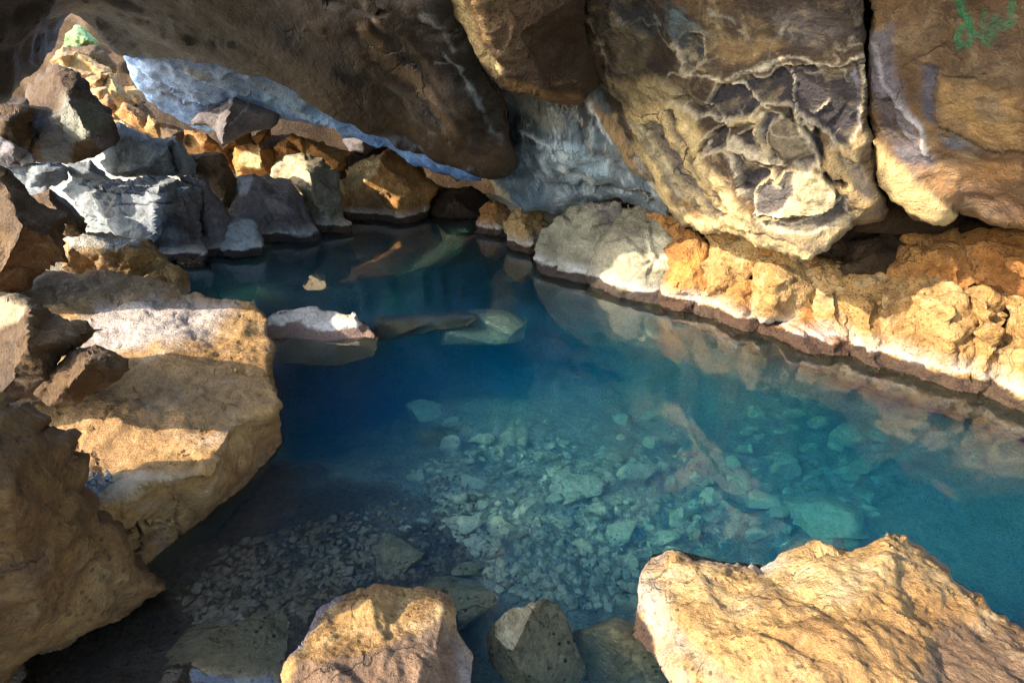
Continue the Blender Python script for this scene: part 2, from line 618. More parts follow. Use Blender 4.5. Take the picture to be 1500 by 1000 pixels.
M_CREAM = rock_mat('cream_rock', [(0.18, 0.085, 0.026), (0.34, 0.19, 0.062), (0.5, 0.35, 0.155)], pale=0.4, palecol=(0.56, 0.46, 0.28), dark=(0.085, 0.042, 0.017),
                   darkamt=0.65, bump=0.9, pits=0.6, cracks=0.4)
M_ORANGE = rock_mat('orange_rock', [(0.16, 0.06, 0.016), (0.32, 0.14, 0.036), (0.45, 0.25, 0.08)], pale=0.25, palecol=(0.6, 0.45, 0.24), dark=(0.08, 0.035, 0.014),
                    darkamt=0.55, bump=0.9, pits=0.6, cracks=0.7)
M_OLIVE = rock_mat('olive_grey_rock', [(0.11, 0.09, 0.055), (0.2, 0.175, 0.11), (0.32, 0.28, 0.18)], pale=0.4, palecol=(0.42, 0.38, 0.28), dark=(0.08, 0.06, 0.05),
                   darkamt=0.45, bump=0.7, pits=0.4)
M_TAN = rock_mat('tan_slab', [(0.16, 0.076, 0.022), (0.27, 0.145, 0.047), (0.39, 0.235, 0.09)], pale=0.3, palecol=(0.5, 0.44, 0.36), dark=(0.07, 0.04, 0.02),
                 darkamt=0.35, bump=0.55, pits=0.35, white=0.0, crustamt=0.25, cracks=0.4, crackscale=1.7)
M_DARK = rock_mat('dark_brown_rock', [(0.038, 0.018, 0.006), (0.08, 0.04, 0.012), (0.14, 0.073, 0.023)], pale=0.2, palecol=(0.3, 0.24, 0.16), dark=(0.03, 0.018, 0.01),
                  darkamt=0.4, bump=0.8, pits=0.5, white=0.1, crustamt=0.4, cracks=0.45, crackscale=2.0)
M_GREY = rock_mat('grey_rock', [(0.085, 0.09, 0.095), (0.17, 0.185, 0.195), (0.29, 0.31, 0.32)], pale=0.35, palecol=(0.4, 0.42, 0.43), dark=(0.06, 0.05, 0.05),
                  darkamt=0.45, bump=0.7, pits=0.2)
M_PURPLE = rock_mat('purple_grey_rock', [(0.07, 0.06, 0.065), (0.12, 0.1, 0.1), (0.2, 0.17, 0.16)], pale=0.2, palecol=(0.32, 0.3, 0.3), darkamt=0.4, bump=0.7, pits=0.2)
M_OCHRE = rock_mat('ochre_rock', [(0.06, 0.028, 0.008), (0.125, 0.063, 0.018), (0.21, 0.115, 0.036)], pale=0.25, palecol=(0.36, 0.26, 0.14), dark=(0.04, 0.022, 0.01), darkamt=0.5, bump=0.8, pits=0.5, white=0.0, crustamt=0.2, cracks=0.5, crackscale=1.5)
M_MOSS = rock_mat('mossy_rock', [(0.05, 0.12, 0.03), (0.15, 0.24, 0.08), (0.3, 0.36, 0.18)], pale=0.4, palecol=(0.45, 0.5, 0.35), darkamt=0.4, bump=0.8, waterline=False)
M_SUB = rock_mat('submerged_stone', [(0.46, 0.39, 0.25), (0.62, 0.54, 0.36), (0.74, 0.66, 0.48)], pale=0.2, dark=(0.15, 0.12, 0.07), darkamt=0.25, bump=0.5, waterline=False)
M_UNDER = rock_mat('underwater_boulder', [(0.24, 0.17, 0.075), (0.42, 0.31, 0.15), (0.56, 0.44, 0.24)], pale=0.3, palecol=(0.45, 0.38, 0.24), dark=(0.06, 0.045, 0.02), darkamt=0.5, bump=0.9, pits=0.7, waterline=False, cracks=0.6)
M_CRUST = rock_mat('crusted_slab', [(0.4, 0.33, 0.24), (0.52, 0.45, 0.35), (0.62, 0.56, 0.47)], pale=0.4, palecol=(0.6, 0.6, 0.6), darkamt=0.2, bump=0.6, pits=0.3, crust=(0.09, 0.05, 0.035), tide=0.04, white=0.3)
M_BED = rock_mat('pool_bed', [(0.46, 0.42, 0.3), (0.66, 0.6, 0.45), (0.8, 0.74, 0.6)], pale=0.2, dark=(0.2, 0.16, 0.1), darkamt=0.35, bump=1.0, waterline=False, scale=1.6, pits=1.0, bumpdist=0.05)
M_GRAVEL = rock_mat('dark_gravel', [(0.12, 0.08, 0.045), (0.26, 0.18, 0.1), (0.42, 0.32, 0.2)], pale=0.2, darkamt=0.3, bump=0.3, waterline=False)

# ------------------------------------------------------------------ cave ceiling and walls
BR, CR, DK, GO, WH, BL = (0.05, 0.028, 0.015), (0.68, 0.48, 0.21), (0.022, 0.016, 0.02), (0.38, 0.21, 0.065), (0.6, 0.55, 0.48), (0.2, 0.26, 0.33)

c1 = relief('cave_ceiling', M_CEIL,
            [(-260, 200, 3.0), (0, 142, 3.9), (45, 108, 4.2), (75, 89, 4.5), (94, 76, 4.7), (97, 60, 4.8), (114, 38, 5.0), (132, 50, 5.2), (150, 68, 5.4),
             (178, 84, 5.5), (260, 92, 5.6), (330, 103, 5.6), (385, 112, 5.6), (432, 138, 5.7), (490, 172, 5.8), (545, 200, 5.8), (600, 222, 5.8), (640, 243, 5.6), (700, 256, 5.2), (748, 247, 4.8),
             (744, 190, 4.4), (723, 125, 3.7), (690, 60, 3.1), (650, 0, 2.75), (630, -200, 2.0), (600, -480, 1.4), (520, -480, 1.42), (430, -420, 1.55), (200, -380, 2.0), (-120, -330, 2.35), (-260, -100, 2.8)],
            inner=[(300, 0, 3.7), (450, 60, 3.75), (560, 110, 4.0), (650, 190, 4.3), (0, 0, 3.4), (150, 20, 4.3), (350, 60, 4.6), (500, 130, 4.6), (600, 180, 4.7), (620, 80, 3.5)],
            smooth_depth=True, step=5, thick=1.2, straight=True, rim=0.12, rimpx=22, jitter=3,
            disp=((1.2, 0.1), (0.35, 0.025), (0.08, 0.006)), chip=(0.0, 1.1), warp=10,
            paint=[('p', [(420, 90), (480, 130), (640, 190), (735, 200), (740, 250), (640, 235), (540, 190), (440, 130)], (0.1, 0.055, 0.022), 50, 0.6, 0.0),
                   ('l', [(530, 40), (585, 100), (640, 150), (670, 200)], 16, (0.16, 0.1, 0.05), 0.6, 0.03),
                   ('l', [(560, 20), (610, 60), (690, 190)], 10, (0.12, 0.08, 0.045), 0.5, 0.02),
                   ('l', [(300, 10), (380, 60), (470, 120), (540, 175)], 40, (0.03, 0.018, 0.01), 0.5, 0.03),
                   ('l', [(430, 0), (520, 70), (600, 150), (640, 220)], 34, (0.04, 0.024, 0.012), 0.5, 0.035),
                   ('l', [(540, 0), (620, 80), (690, 180), (720, 240)], 30, (0.035, 0.02, 0.011), 0.5, 0.035),
                   ('l', [(180, 40), (260, 60), (360, 80)], 24, (0.03, 0.02, 0.015), 0.5, 0.05),
                   ('l', [(0, 60), (60, 20), (150, -20)], 30, (0.03, 0.02, 0.012), 0.5, 0.06),
                   ('l', [(655, 60), (700, 140), (730, 210)], 5, (0.16, 0.2, 0.24), 0.6, 0.01),  # thin pale lines paint glossy highlights into the rock colour
                   ('l', [(560, 130), (600, 170), (640, 200)], 5, (0.14, 0.12, 0.09), 0.6, 0.01),
                   ('l', [(620, 0), (640, 20), (665, 50)], 7, (0.25, 0.25, 0.24), 0.5, 0.0),
                   ('l', [(640, 80), (675, 90), (690, 130)], 5, (0.2, 0.22, 0.22), 0.6, 0.0),
                   ('l', [(470, 12), (500, 20), (535, 16), (575, 0)], 7, (0.006, 0.004, 0.003), 1.0, -0.05),
                   ('l', [(180, 20), (200, 42), (290, 70)], 7, (0.13, 0.08, 0.06), 0.6, 0.02),
                   ('l', [(405, 75), (440, 110), (490, 165)], 7, (0.08, 0.05, 0.03), 0.6, 0.005),
                   ('l', [(370, 95), (420, 80), (470, 30)], 8, (0.1, 0.07, 0.04), 0.5, 0.02),
                   ('l', [(490, 176), (545, 201), (600, 222), (640, 240), (690, 240)], 7, (0.16, 0.2, 0.26), 0.7, 0.0)])  # bluish line paints the skylight along the lip
tag(c1, 'dark brown smooth basalt ceiling of the cave bulging low over the pool', 'cave ceiling', kind='structure')

c2 = relief('cave_ceiling', M_BLUE,
            [(160, 60, 6.6), (178, 84, 6.7), (196, 120, 7.0), (216, 147, 7.4), (240, 166, 7.8), (276, 186, 8.0), (322, 196, 8.0), (360, 180, 7.8), (400, 174, 7.6), (470, 188, 7.2),
             (522, 198, 6.9), (572, 220, 6.7), (640, 254, 6.4), (704, 264, 6.2), (715, 240, 5.9), (600, 180, 6.0), (430, 90, 5.95), (260, 50, 5.9)],
            inner=[(230, 112, 6.8), (290, 150, 7.2), (345, 130, 6.9), (420, 160, 7.0)],
            smooth_depth=True, step=4, thick=1.5, straight=True, rim=0.05, rimpx=8, jitter=2, disp=((0.8, 0.05), (0.25, 0.02), (0.07, 0.008)), chip=(0.08, 1.6), warp=6,
            paint=[('p', [(180, 95), (225, 92), (330, 108), (360, 130), (310, 155), (240, 150), (205, 130)], (0.33, 0.46, 0.72), 20, 0.7, 0.0),
                   ('l', [(240, 140), (270, 155), (320, 156), (345, 145)], 5, (0.03, 0.04, 0.06), 0.9, -0.03),
                   ('l', [(270, 92), (280, 108), (300, 118)], 7, (0.45, 0.42, 0.36), 0.8, 0.03),
                   ('p', [(370, 105), (430, 135), (450, 150), (380, 138), (350, 140)], (0.3, 0.38, 0.45), 16, 0.6, 0.0),
                   ('p', [(360, 142), (440, 145), (530, 195), (480, 186), (410, 168)], (0.25, 0.42, 0.62), 8, 0.7, 0.0)])
tag(c2, 'pale blue ceiling slope beyond the dark lip, skylight of the far opening painted in', 'cave ceiling', kind='structure')

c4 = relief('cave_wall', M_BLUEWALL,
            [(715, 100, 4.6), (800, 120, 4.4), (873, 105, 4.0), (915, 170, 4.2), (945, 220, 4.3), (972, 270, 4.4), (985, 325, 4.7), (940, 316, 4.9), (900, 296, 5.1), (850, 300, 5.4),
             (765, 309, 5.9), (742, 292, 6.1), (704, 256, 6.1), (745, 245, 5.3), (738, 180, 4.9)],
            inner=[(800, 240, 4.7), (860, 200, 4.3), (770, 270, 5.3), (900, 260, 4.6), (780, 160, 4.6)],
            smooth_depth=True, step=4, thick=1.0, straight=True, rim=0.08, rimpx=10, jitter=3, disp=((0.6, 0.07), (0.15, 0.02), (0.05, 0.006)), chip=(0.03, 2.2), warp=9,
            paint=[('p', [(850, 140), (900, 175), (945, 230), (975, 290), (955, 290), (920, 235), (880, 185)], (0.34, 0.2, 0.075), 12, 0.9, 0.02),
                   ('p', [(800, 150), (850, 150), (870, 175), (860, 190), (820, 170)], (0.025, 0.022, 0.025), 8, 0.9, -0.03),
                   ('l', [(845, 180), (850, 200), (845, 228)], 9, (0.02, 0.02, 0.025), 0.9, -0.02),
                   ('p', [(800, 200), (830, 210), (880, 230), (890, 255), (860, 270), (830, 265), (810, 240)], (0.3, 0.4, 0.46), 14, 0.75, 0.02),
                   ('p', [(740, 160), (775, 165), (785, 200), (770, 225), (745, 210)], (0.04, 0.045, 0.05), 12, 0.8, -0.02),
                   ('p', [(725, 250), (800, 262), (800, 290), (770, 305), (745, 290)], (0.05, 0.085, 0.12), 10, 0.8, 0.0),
                   ('l', [(705, 258), (730, 280), (745, 296)], 9, (0.55, 0.42, 0.22), 0.9, 0.0),  # lit strip painted along the lower left edge
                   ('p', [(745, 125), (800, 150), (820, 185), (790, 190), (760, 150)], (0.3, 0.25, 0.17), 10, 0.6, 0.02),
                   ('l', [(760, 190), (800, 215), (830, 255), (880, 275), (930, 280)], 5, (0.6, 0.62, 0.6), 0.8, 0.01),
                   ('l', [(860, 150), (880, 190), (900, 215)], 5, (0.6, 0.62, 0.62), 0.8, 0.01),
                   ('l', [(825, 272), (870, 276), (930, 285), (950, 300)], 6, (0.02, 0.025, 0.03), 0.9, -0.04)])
tag(c4, 'blue grey wet wall with white mineral streaks under the hanging brown block', 'cave wall', kind='structure')

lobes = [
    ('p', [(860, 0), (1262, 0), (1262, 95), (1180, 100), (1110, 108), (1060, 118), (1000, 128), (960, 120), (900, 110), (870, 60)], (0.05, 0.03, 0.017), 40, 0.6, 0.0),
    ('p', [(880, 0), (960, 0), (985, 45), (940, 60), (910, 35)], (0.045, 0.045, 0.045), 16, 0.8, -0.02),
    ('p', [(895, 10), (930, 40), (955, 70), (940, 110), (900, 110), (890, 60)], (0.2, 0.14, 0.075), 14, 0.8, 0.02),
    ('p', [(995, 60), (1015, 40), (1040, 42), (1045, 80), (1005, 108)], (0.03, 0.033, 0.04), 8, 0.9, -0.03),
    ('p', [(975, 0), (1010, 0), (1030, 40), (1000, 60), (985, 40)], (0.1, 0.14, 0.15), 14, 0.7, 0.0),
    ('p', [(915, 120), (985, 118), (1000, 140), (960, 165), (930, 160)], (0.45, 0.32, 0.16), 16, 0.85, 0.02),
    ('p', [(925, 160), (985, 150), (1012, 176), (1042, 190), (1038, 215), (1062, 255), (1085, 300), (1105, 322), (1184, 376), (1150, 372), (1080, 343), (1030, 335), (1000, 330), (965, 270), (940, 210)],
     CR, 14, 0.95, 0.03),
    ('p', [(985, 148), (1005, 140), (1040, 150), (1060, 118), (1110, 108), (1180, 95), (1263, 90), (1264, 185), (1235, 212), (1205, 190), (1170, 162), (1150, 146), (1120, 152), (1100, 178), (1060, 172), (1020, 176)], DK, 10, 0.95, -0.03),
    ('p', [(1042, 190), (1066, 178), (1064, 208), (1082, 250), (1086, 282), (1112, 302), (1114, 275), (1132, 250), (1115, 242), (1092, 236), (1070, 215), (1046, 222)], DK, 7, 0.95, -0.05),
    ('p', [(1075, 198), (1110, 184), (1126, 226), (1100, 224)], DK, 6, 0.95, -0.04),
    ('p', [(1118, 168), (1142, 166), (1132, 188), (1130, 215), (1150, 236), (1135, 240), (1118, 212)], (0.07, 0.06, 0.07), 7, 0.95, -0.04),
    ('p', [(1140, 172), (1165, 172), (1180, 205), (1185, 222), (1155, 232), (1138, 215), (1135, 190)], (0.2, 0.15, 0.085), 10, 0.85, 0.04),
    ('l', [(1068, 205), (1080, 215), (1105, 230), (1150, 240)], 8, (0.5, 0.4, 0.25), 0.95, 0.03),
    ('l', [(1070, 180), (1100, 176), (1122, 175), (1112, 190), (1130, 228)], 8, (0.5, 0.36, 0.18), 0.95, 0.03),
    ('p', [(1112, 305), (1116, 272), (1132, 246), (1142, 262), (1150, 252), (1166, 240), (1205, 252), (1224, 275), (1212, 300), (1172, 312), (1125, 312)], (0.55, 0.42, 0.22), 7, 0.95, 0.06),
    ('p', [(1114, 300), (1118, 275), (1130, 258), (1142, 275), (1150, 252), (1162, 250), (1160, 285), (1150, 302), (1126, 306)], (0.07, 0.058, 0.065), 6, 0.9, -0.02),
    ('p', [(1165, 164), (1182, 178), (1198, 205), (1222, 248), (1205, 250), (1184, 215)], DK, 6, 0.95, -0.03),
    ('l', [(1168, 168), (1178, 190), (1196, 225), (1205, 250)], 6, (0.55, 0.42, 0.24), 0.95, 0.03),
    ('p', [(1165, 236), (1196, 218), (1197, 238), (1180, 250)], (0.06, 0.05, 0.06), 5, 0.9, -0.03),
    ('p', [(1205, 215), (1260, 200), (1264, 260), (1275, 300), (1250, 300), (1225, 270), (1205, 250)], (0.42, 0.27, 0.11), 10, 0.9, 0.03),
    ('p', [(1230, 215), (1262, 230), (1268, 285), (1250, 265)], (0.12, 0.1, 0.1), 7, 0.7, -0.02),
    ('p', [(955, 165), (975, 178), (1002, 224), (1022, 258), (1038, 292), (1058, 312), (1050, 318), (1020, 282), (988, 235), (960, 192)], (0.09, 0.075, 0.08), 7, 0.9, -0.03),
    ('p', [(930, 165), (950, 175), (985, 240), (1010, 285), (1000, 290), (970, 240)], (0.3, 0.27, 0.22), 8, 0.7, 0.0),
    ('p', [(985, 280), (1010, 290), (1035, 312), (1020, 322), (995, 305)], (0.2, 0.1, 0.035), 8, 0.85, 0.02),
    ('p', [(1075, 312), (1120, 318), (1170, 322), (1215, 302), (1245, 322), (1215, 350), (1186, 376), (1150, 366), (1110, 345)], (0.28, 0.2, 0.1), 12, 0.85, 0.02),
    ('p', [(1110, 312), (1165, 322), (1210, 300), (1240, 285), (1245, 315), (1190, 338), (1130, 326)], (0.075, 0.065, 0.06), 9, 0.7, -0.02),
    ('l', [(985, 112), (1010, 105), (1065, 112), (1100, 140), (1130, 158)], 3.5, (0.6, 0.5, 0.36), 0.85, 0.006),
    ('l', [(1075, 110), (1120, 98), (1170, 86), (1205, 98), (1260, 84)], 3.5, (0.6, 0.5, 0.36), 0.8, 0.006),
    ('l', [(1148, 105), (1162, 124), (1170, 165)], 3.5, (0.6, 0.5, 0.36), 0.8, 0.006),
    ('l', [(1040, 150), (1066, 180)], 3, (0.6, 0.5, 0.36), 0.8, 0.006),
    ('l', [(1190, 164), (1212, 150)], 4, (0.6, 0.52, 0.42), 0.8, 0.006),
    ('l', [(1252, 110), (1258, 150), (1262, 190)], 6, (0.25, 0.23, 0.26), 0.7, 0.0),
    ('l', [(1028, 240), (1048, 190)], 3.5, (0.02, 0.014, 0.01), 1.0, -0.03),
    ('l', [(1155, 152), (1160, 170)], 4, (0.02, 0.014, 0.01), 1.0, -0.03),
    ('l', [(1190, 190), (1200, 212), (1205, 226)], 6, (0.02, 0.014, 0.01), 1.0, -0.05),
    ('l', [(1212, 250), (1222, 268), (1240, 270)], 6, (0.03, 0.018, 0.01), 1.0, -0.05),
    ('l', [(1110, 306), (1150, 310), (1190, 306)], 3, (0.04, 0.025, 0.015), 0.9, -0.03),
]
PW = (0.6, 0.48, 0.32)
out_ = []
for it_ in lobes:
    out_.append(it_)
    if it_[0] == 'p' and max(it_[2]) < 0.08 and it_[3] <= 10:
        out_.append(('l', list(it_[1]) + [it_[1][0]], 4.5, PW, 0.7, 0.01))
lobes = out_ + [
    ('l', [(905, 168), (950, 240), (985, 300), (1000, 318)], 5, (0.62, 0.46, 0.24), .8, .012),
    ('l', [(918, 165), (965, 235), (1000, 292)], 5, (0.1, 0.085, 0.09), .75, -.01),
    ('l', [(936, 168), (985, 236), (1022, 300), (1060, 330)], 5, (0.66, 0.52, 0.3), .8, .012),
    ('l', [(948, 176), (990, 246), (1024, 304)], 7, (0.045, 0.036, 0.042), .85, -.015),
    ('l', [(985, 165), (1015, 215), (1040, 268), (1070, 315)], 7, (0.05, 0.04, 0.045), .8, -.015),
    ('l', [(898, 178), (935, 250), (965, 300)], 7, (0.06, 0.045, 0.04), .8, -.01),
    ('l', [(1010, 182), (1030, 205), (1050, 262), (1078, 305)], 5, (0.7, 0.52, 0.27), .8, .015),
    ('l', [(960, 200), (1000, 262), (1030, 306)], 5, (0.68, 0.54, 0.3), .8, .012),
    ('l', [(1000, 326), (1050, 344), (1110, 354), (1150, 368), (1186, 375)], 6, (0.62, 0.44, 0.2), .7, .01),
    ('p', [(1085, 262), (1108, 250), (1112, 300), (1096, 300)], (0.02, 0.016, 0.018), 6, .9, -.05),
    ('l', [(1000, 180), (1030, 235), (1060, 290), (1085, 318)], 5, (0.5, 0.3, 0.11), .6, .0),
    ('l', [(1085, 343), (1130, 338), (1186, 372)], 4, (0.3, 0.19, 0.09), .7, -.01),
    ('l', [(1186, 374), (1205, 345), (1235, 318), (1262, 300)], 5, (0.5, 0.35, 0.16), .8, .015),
    ('p', [(900, 118), (950, 112), (985, 130), (965, 150), (925, 150)], (0.55, 0.38, 0.17), 14, .7, .015),
    ('l', [(868, 20), (880, 75), (900, 130), (925, 160)], 5, (0.45, 0.33, 0.17), .7, .012),
    ('l', [(990, 5), (1020, 25), (1045, 40)], 5, (0.2, 0.26, 0.27), .6, .0),
    ('l', [(1045, 10), (1075, 30), (1100, 60), (1125, 62)], 4, (0.3, 0.28, 0.24), .6, .008),
    ('p', [(1130, 20), (1200, 10), (1240, 40), (1200, 75), (1140, 60)], (0.14, 0.11, 0.1), 20, .6, .0),
    ('p', [(1050, 60), (1110, 55), (1150, 72), (1110, 88), (1060, 84)], (0.3, 0.18, 0.07), 14, .7, .012),
]
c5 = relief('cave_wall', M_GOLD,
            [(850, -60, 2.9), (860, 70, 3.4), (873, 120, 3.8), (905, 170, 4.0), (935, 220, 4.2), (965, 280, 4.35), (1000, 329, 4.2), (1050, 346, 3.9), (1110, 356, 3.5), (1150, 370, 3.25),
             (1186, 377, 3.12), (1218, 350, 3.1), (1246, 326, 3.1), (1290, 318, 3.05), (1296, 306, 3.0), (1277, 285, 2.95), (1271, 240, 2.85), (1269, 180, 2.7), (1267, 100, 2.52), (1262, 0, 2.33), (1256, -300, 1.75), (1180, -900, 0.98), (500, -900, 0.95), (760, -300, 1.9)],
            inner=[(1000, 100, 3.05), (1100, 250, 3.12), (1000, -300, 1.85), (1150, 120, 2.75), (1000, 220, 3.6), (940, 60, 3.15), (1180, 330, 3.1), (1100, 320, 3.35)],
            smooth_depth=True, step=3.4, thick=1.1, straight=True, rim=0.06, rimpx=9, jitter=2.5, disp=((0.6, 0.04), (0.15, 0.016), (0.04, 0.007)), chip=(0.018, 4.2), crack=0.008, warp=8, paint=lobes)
tag(c5, 'golden overhanging right wall with dark scalloped hollows and cream mineral ridges', 'cave wall', kind='structure')

GR = (0.012, 0.12, 0.045)
c6p = [
    ('p', [(1285, 0), (1500, 0), (1500, 120), (1380, 110), (1290, 100)], (0.1, 0.055, 0.022), 60, 0.6, 0.0),
    ('p', [(1280, 40), (1312, 30), (1318, 110), (1340, 170), (1365, 220), (1375, 250), (1345, 255), (1300, 200), (1284, 150)], (0.11, 0.1, 0.12), 16, 0.85, 0.02),
    ('p', [(1350, 95), (1372, 98), (1375, 185), (1355, 165)], (0.05, 0.05, 0.075), 10, 0.8, -0.02),
    ('l', [(1290, 60), (1300, 115), (1318, 135)], 7, (0.3, 0.28, 0.3), 0.7, 0.01),
    ('l', [(1318, 132), (1335, 160), (1355, 180), (1358, 220)], 8, (0.38, 0.35, 0.36), 0.85, 0.03),
    ('p', [(1284, 140), (1310, 140), (1322, 190), (1340, 215), (1300, 210), (1285, 190)], (0.05, 0.035, 0.035), 9, 0.85, -0.03),
    ('p', [(1380, 110), (1500, 130), (1500, 215), (1430, 205), (1385, 180)], (0.33, 0.19, 0.065), 30, 0.75, 0.0),
    ('p', [(1430, 130), (1470, 130), (1480, 170), (1440, 175)], (0.13, 0.1, 0.07), 20, 0.6, 0.0),
    ('p', [(1375, 195), (1420, 205), (1430, 218), (1390, 215)], (0.07, 0.08, 0.1), 8, 0.8, -0.02),
    ('l', [(1380, 110), (1400, 112), (1450, 103)], 4, (0.04, 0.025, 0.012), 0.8, -0.02),
    ('l', [(1380, 185), (1420, 210), (1460, 224), (1500, 222)], 5, (0.05, 0.03, 0.015), 0.8, -0.02),
    ('p', [(1285, 205), (1330, 240), (1395, 310), (1385, 322), (1340, 305), (1300, 265)], (0.48, 0.33, 0.14), 10, 0.9, 0.04),
    ('p', [(1340, 240), (1500, 235), (1500, 300), (1410, 310), (1370, 280)], (0.3, 0.15, 0.055), 18, 0.8, 0.0),
    ('p', [(1400, 270), (1500, 265), (1500, 330), (1400, 310)], (0.09, 0.05, 0.028), 16, 0.7, 0.0),
    ('l', [(1412, -40), (1414, 15), (1426, 32)], 13, GR, .85, 0.0),
    ('l', [(1426, 30), (1410, 38), (1403, 52), (1408, 62), (1422, 62), (1429, 50), (1427, 32)], 10, GR, .85, 0.0),
    ('l', [(1430, 40), (1440, 44), (1453, 55)], 9, GR, .75, 0.0),
    ('l', [(1446, 12), (1450, 38), (1460, 45)], 9, GR, .65, 0.0),
    ('l', [(1460, 44), (1464, 20), (1472, 36), (1482, 34)], 10, GR, .65, 0.0),
    ('l', [(1488, -20), (1488, 30)], 11, GR, .65, 0.0),
]
c6 = relief('cave_wall', M_RUST,
            [(1290, -300, 1.78), (1279, 0, 2.37), (1282, 100, 2.55), (1281, 180, 2.72), (1283, 235, 2.84), (1292, 262, 2.88), (1312, 285, 2.9), (1345, 318, 2.85), (1396, 323, 2.8), (1404, 310, 2.85), (1450, 330, 2.75), (1500, 346, 2.6),
             (1600, 360, 2.4), (2300, 560, 1.6), (2600, -900, 0.72), (1230, -900, 0.98)],
            inner=[(1500, 100, 2.12), (1400, 200, 2.5), (1340, 120, 2.45), (1500, 280, 2.45), (1800, 0, 1.6), (1370, 290, 2.72)],
            smooth_depth=True, step=4, thick=1.1, straight=True, rim=0.05, rimpx=8, jitter=2.5, disp=((0.6, 0.05), (0.15, 0.014), (0.04, 0.005)), chip=(0.012, 2.0), warp=4, paint=c6p)
tag(c6, 'brown right wall beyond the vertical crack with green painted scrawl near its top', 'cave wall', kind='structure')
# backing of the vertical crack
ck = relief('cave_wall', M_BROWN, [(1230, -200, 2.6), (1320, -200, 2.6), (1330, 150, 3.2), (1420, 300, 3.5), (1400, 350, 3.5), (1250, 340, 3.5), (1235, 150, 3.2)], step=12, thick=0.4, straight=True)
tag(ck, 'dark rock deep inside the vertical crack of the right wall', 'cave wall', kind='structure')

hb = relief('hanging_block', M_BROWN,
            [(640, -260, 2.05), (650, -60, 2.5), (650, 0, 2.75), (688, 60, 3.0), (722, 115, 3.3), (760, 133, 3.3), (810, 145, 3.3), (848, 142, 3.3), (874, 121, 3.35), (861, 70, 3.1), (853, 0, 2.75), (850, -60, 2.55), (835, -260, 2.1)],
            inner=[(690, 0, 2.55), (718, 60, 2.75), (740, 108, 2.95), (800, 128, 2.98), (845, 122, 3.0), (840, 0, 2.55), (760, 50, 2.66), (690, -200, 2.0), (820, -200, 2.02)],
            step=3.5, thick=0.9, pull=0.2, rim=0.015, rimpx=4, jitter=2.5, disp=((0.4, 0.012), (0.1, 0.008), (0.03, 0.004)), chip=(0.02, 5), warp=6,
            paint=[('p', [(645, -10), (672, 0), (735, 105), (725, 118), (690, 65)], (0.5, 0.36, 0.17), 8, 0.85, 0.0),  # light on the left side painted in pale
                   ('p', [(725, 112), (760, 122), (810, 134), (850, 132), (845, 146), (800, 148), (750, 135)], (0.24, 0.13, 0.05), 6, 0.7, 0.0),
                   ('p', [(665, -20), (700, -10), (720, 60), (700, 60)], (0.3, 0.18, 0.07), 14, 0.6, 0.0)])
tag(hb, 'square brown block hanging from the ceiling with a pale lit left edge', 'rock block')

hs = relief('hanging_slab', M_PURPLE,
            [(276, 184), (290, 170), (325, 152), (332, 138), (347, 136), (380, 152), (412, 166), (398, 186), (370, 190), (346, 202), (324, 214), (318, 192), (300, 184)],
            t=7.3, inner=[(340, 150, -0.25), (326, 196, -0.2), (380, 170, -0.1)], step=4, thick=0.6, jitter=1.5, disp=((0.5, 0.03), (0.1, 0.01)),
            paint=[('l', [(335, 185), (360, 160), (368, 150)], 4, (0.3, 0.33, 0.36), 0.7, 0.0), ('p', [(335, 138), (347, 138), (342, 150)], (0.4, 0.45, 0.5), 3, 0.9, 0.0)])
tag(hs, 'dark angular slab dangling below the pale blue ceiling', 'rock slab')

# rear wall of the cave
bw = relief('cave_wall', M_BROWN, [(190, 150), (330, 130), (560, 180), (720, 235), (790, 260), (800, 345), (700, 360), (250, 330)], t=9.6, inner=[(500, 240, -0.4)], step=9, thick=0.8, straight=True, disp=((1, 0.15), (0.2, 0.03)))
tag(bw, 'dark brown back wall behind the far boulders', 'cave wall', kind='structure')
ns = relief('ceiling_nub', M_GOLD, [(638, 250), (652, 244), (690, 246), (718, 250), (700, 262), (682, 260), (672, 268), (660, 255)], t=6.6, inner=[(675, 254, -0.1)], step=3, thick=0.5, jitter=1.5)
tag(ns, 'small pale lit rock tip peeping below the dark ceiling lip at the far end', 'rock')

# ------------------------------------------------------------------ stones helper
def stone(label, mat, outline, t=None, inner=(), name='boulder', cat='boulder', group=None, **kw):
    xs = [p[0] for p in outline]
    ys = [p[1] for p in outline]
    size = math.sqrt((max(xs) - min(xs)) * (max(ys) - min(ys)))
    d = t if t else kw.get('base', lambda a, b: 3.0)(sum(xs) / len(xs), sum(ys) / len(ys)) if kw.get('base') or t else 3.0
    world = size / FPX * d
    o = dict(step=max(2.6, min(5.0, size / 26)), thick=0.75 * world, rim=0.05 * world, rimpx=max(2.5, size * 0.035), jitter=max(0.8, min(3.0, size * 0.02)),
             disp=((0.45 * world, 0.018 * world), (0.12 * world, 0.01 * world), (0.04 * world, 0.005 * world)), chip=(0.06 * world, 2.8 / max(world, 0.05)), warp=4)
    o.update(kw)
    ob = relief(name, mat, outline, t=t, inner=inner, **o)
    tag(ob, label, cat, group)
    return ob


hl = relief('hill', M_DARK, [(-60, 120), (40, 70), (85, 30), (120, 10), (260, 10), (345, 110), (345, 215), (200, 240), (20, 250)], t=13.6, inner=[(120, 60, -.3), (150, 90, -.8), (220, 150, -.8), (100, 140, -.8)], step=6, thick=2.0, disp=((1.5, .25), (.3, .08)), chip=(.12, 1.0))
tag(hl, 'earthy slope rising outside the far opening', 'hillside', kind='structure')

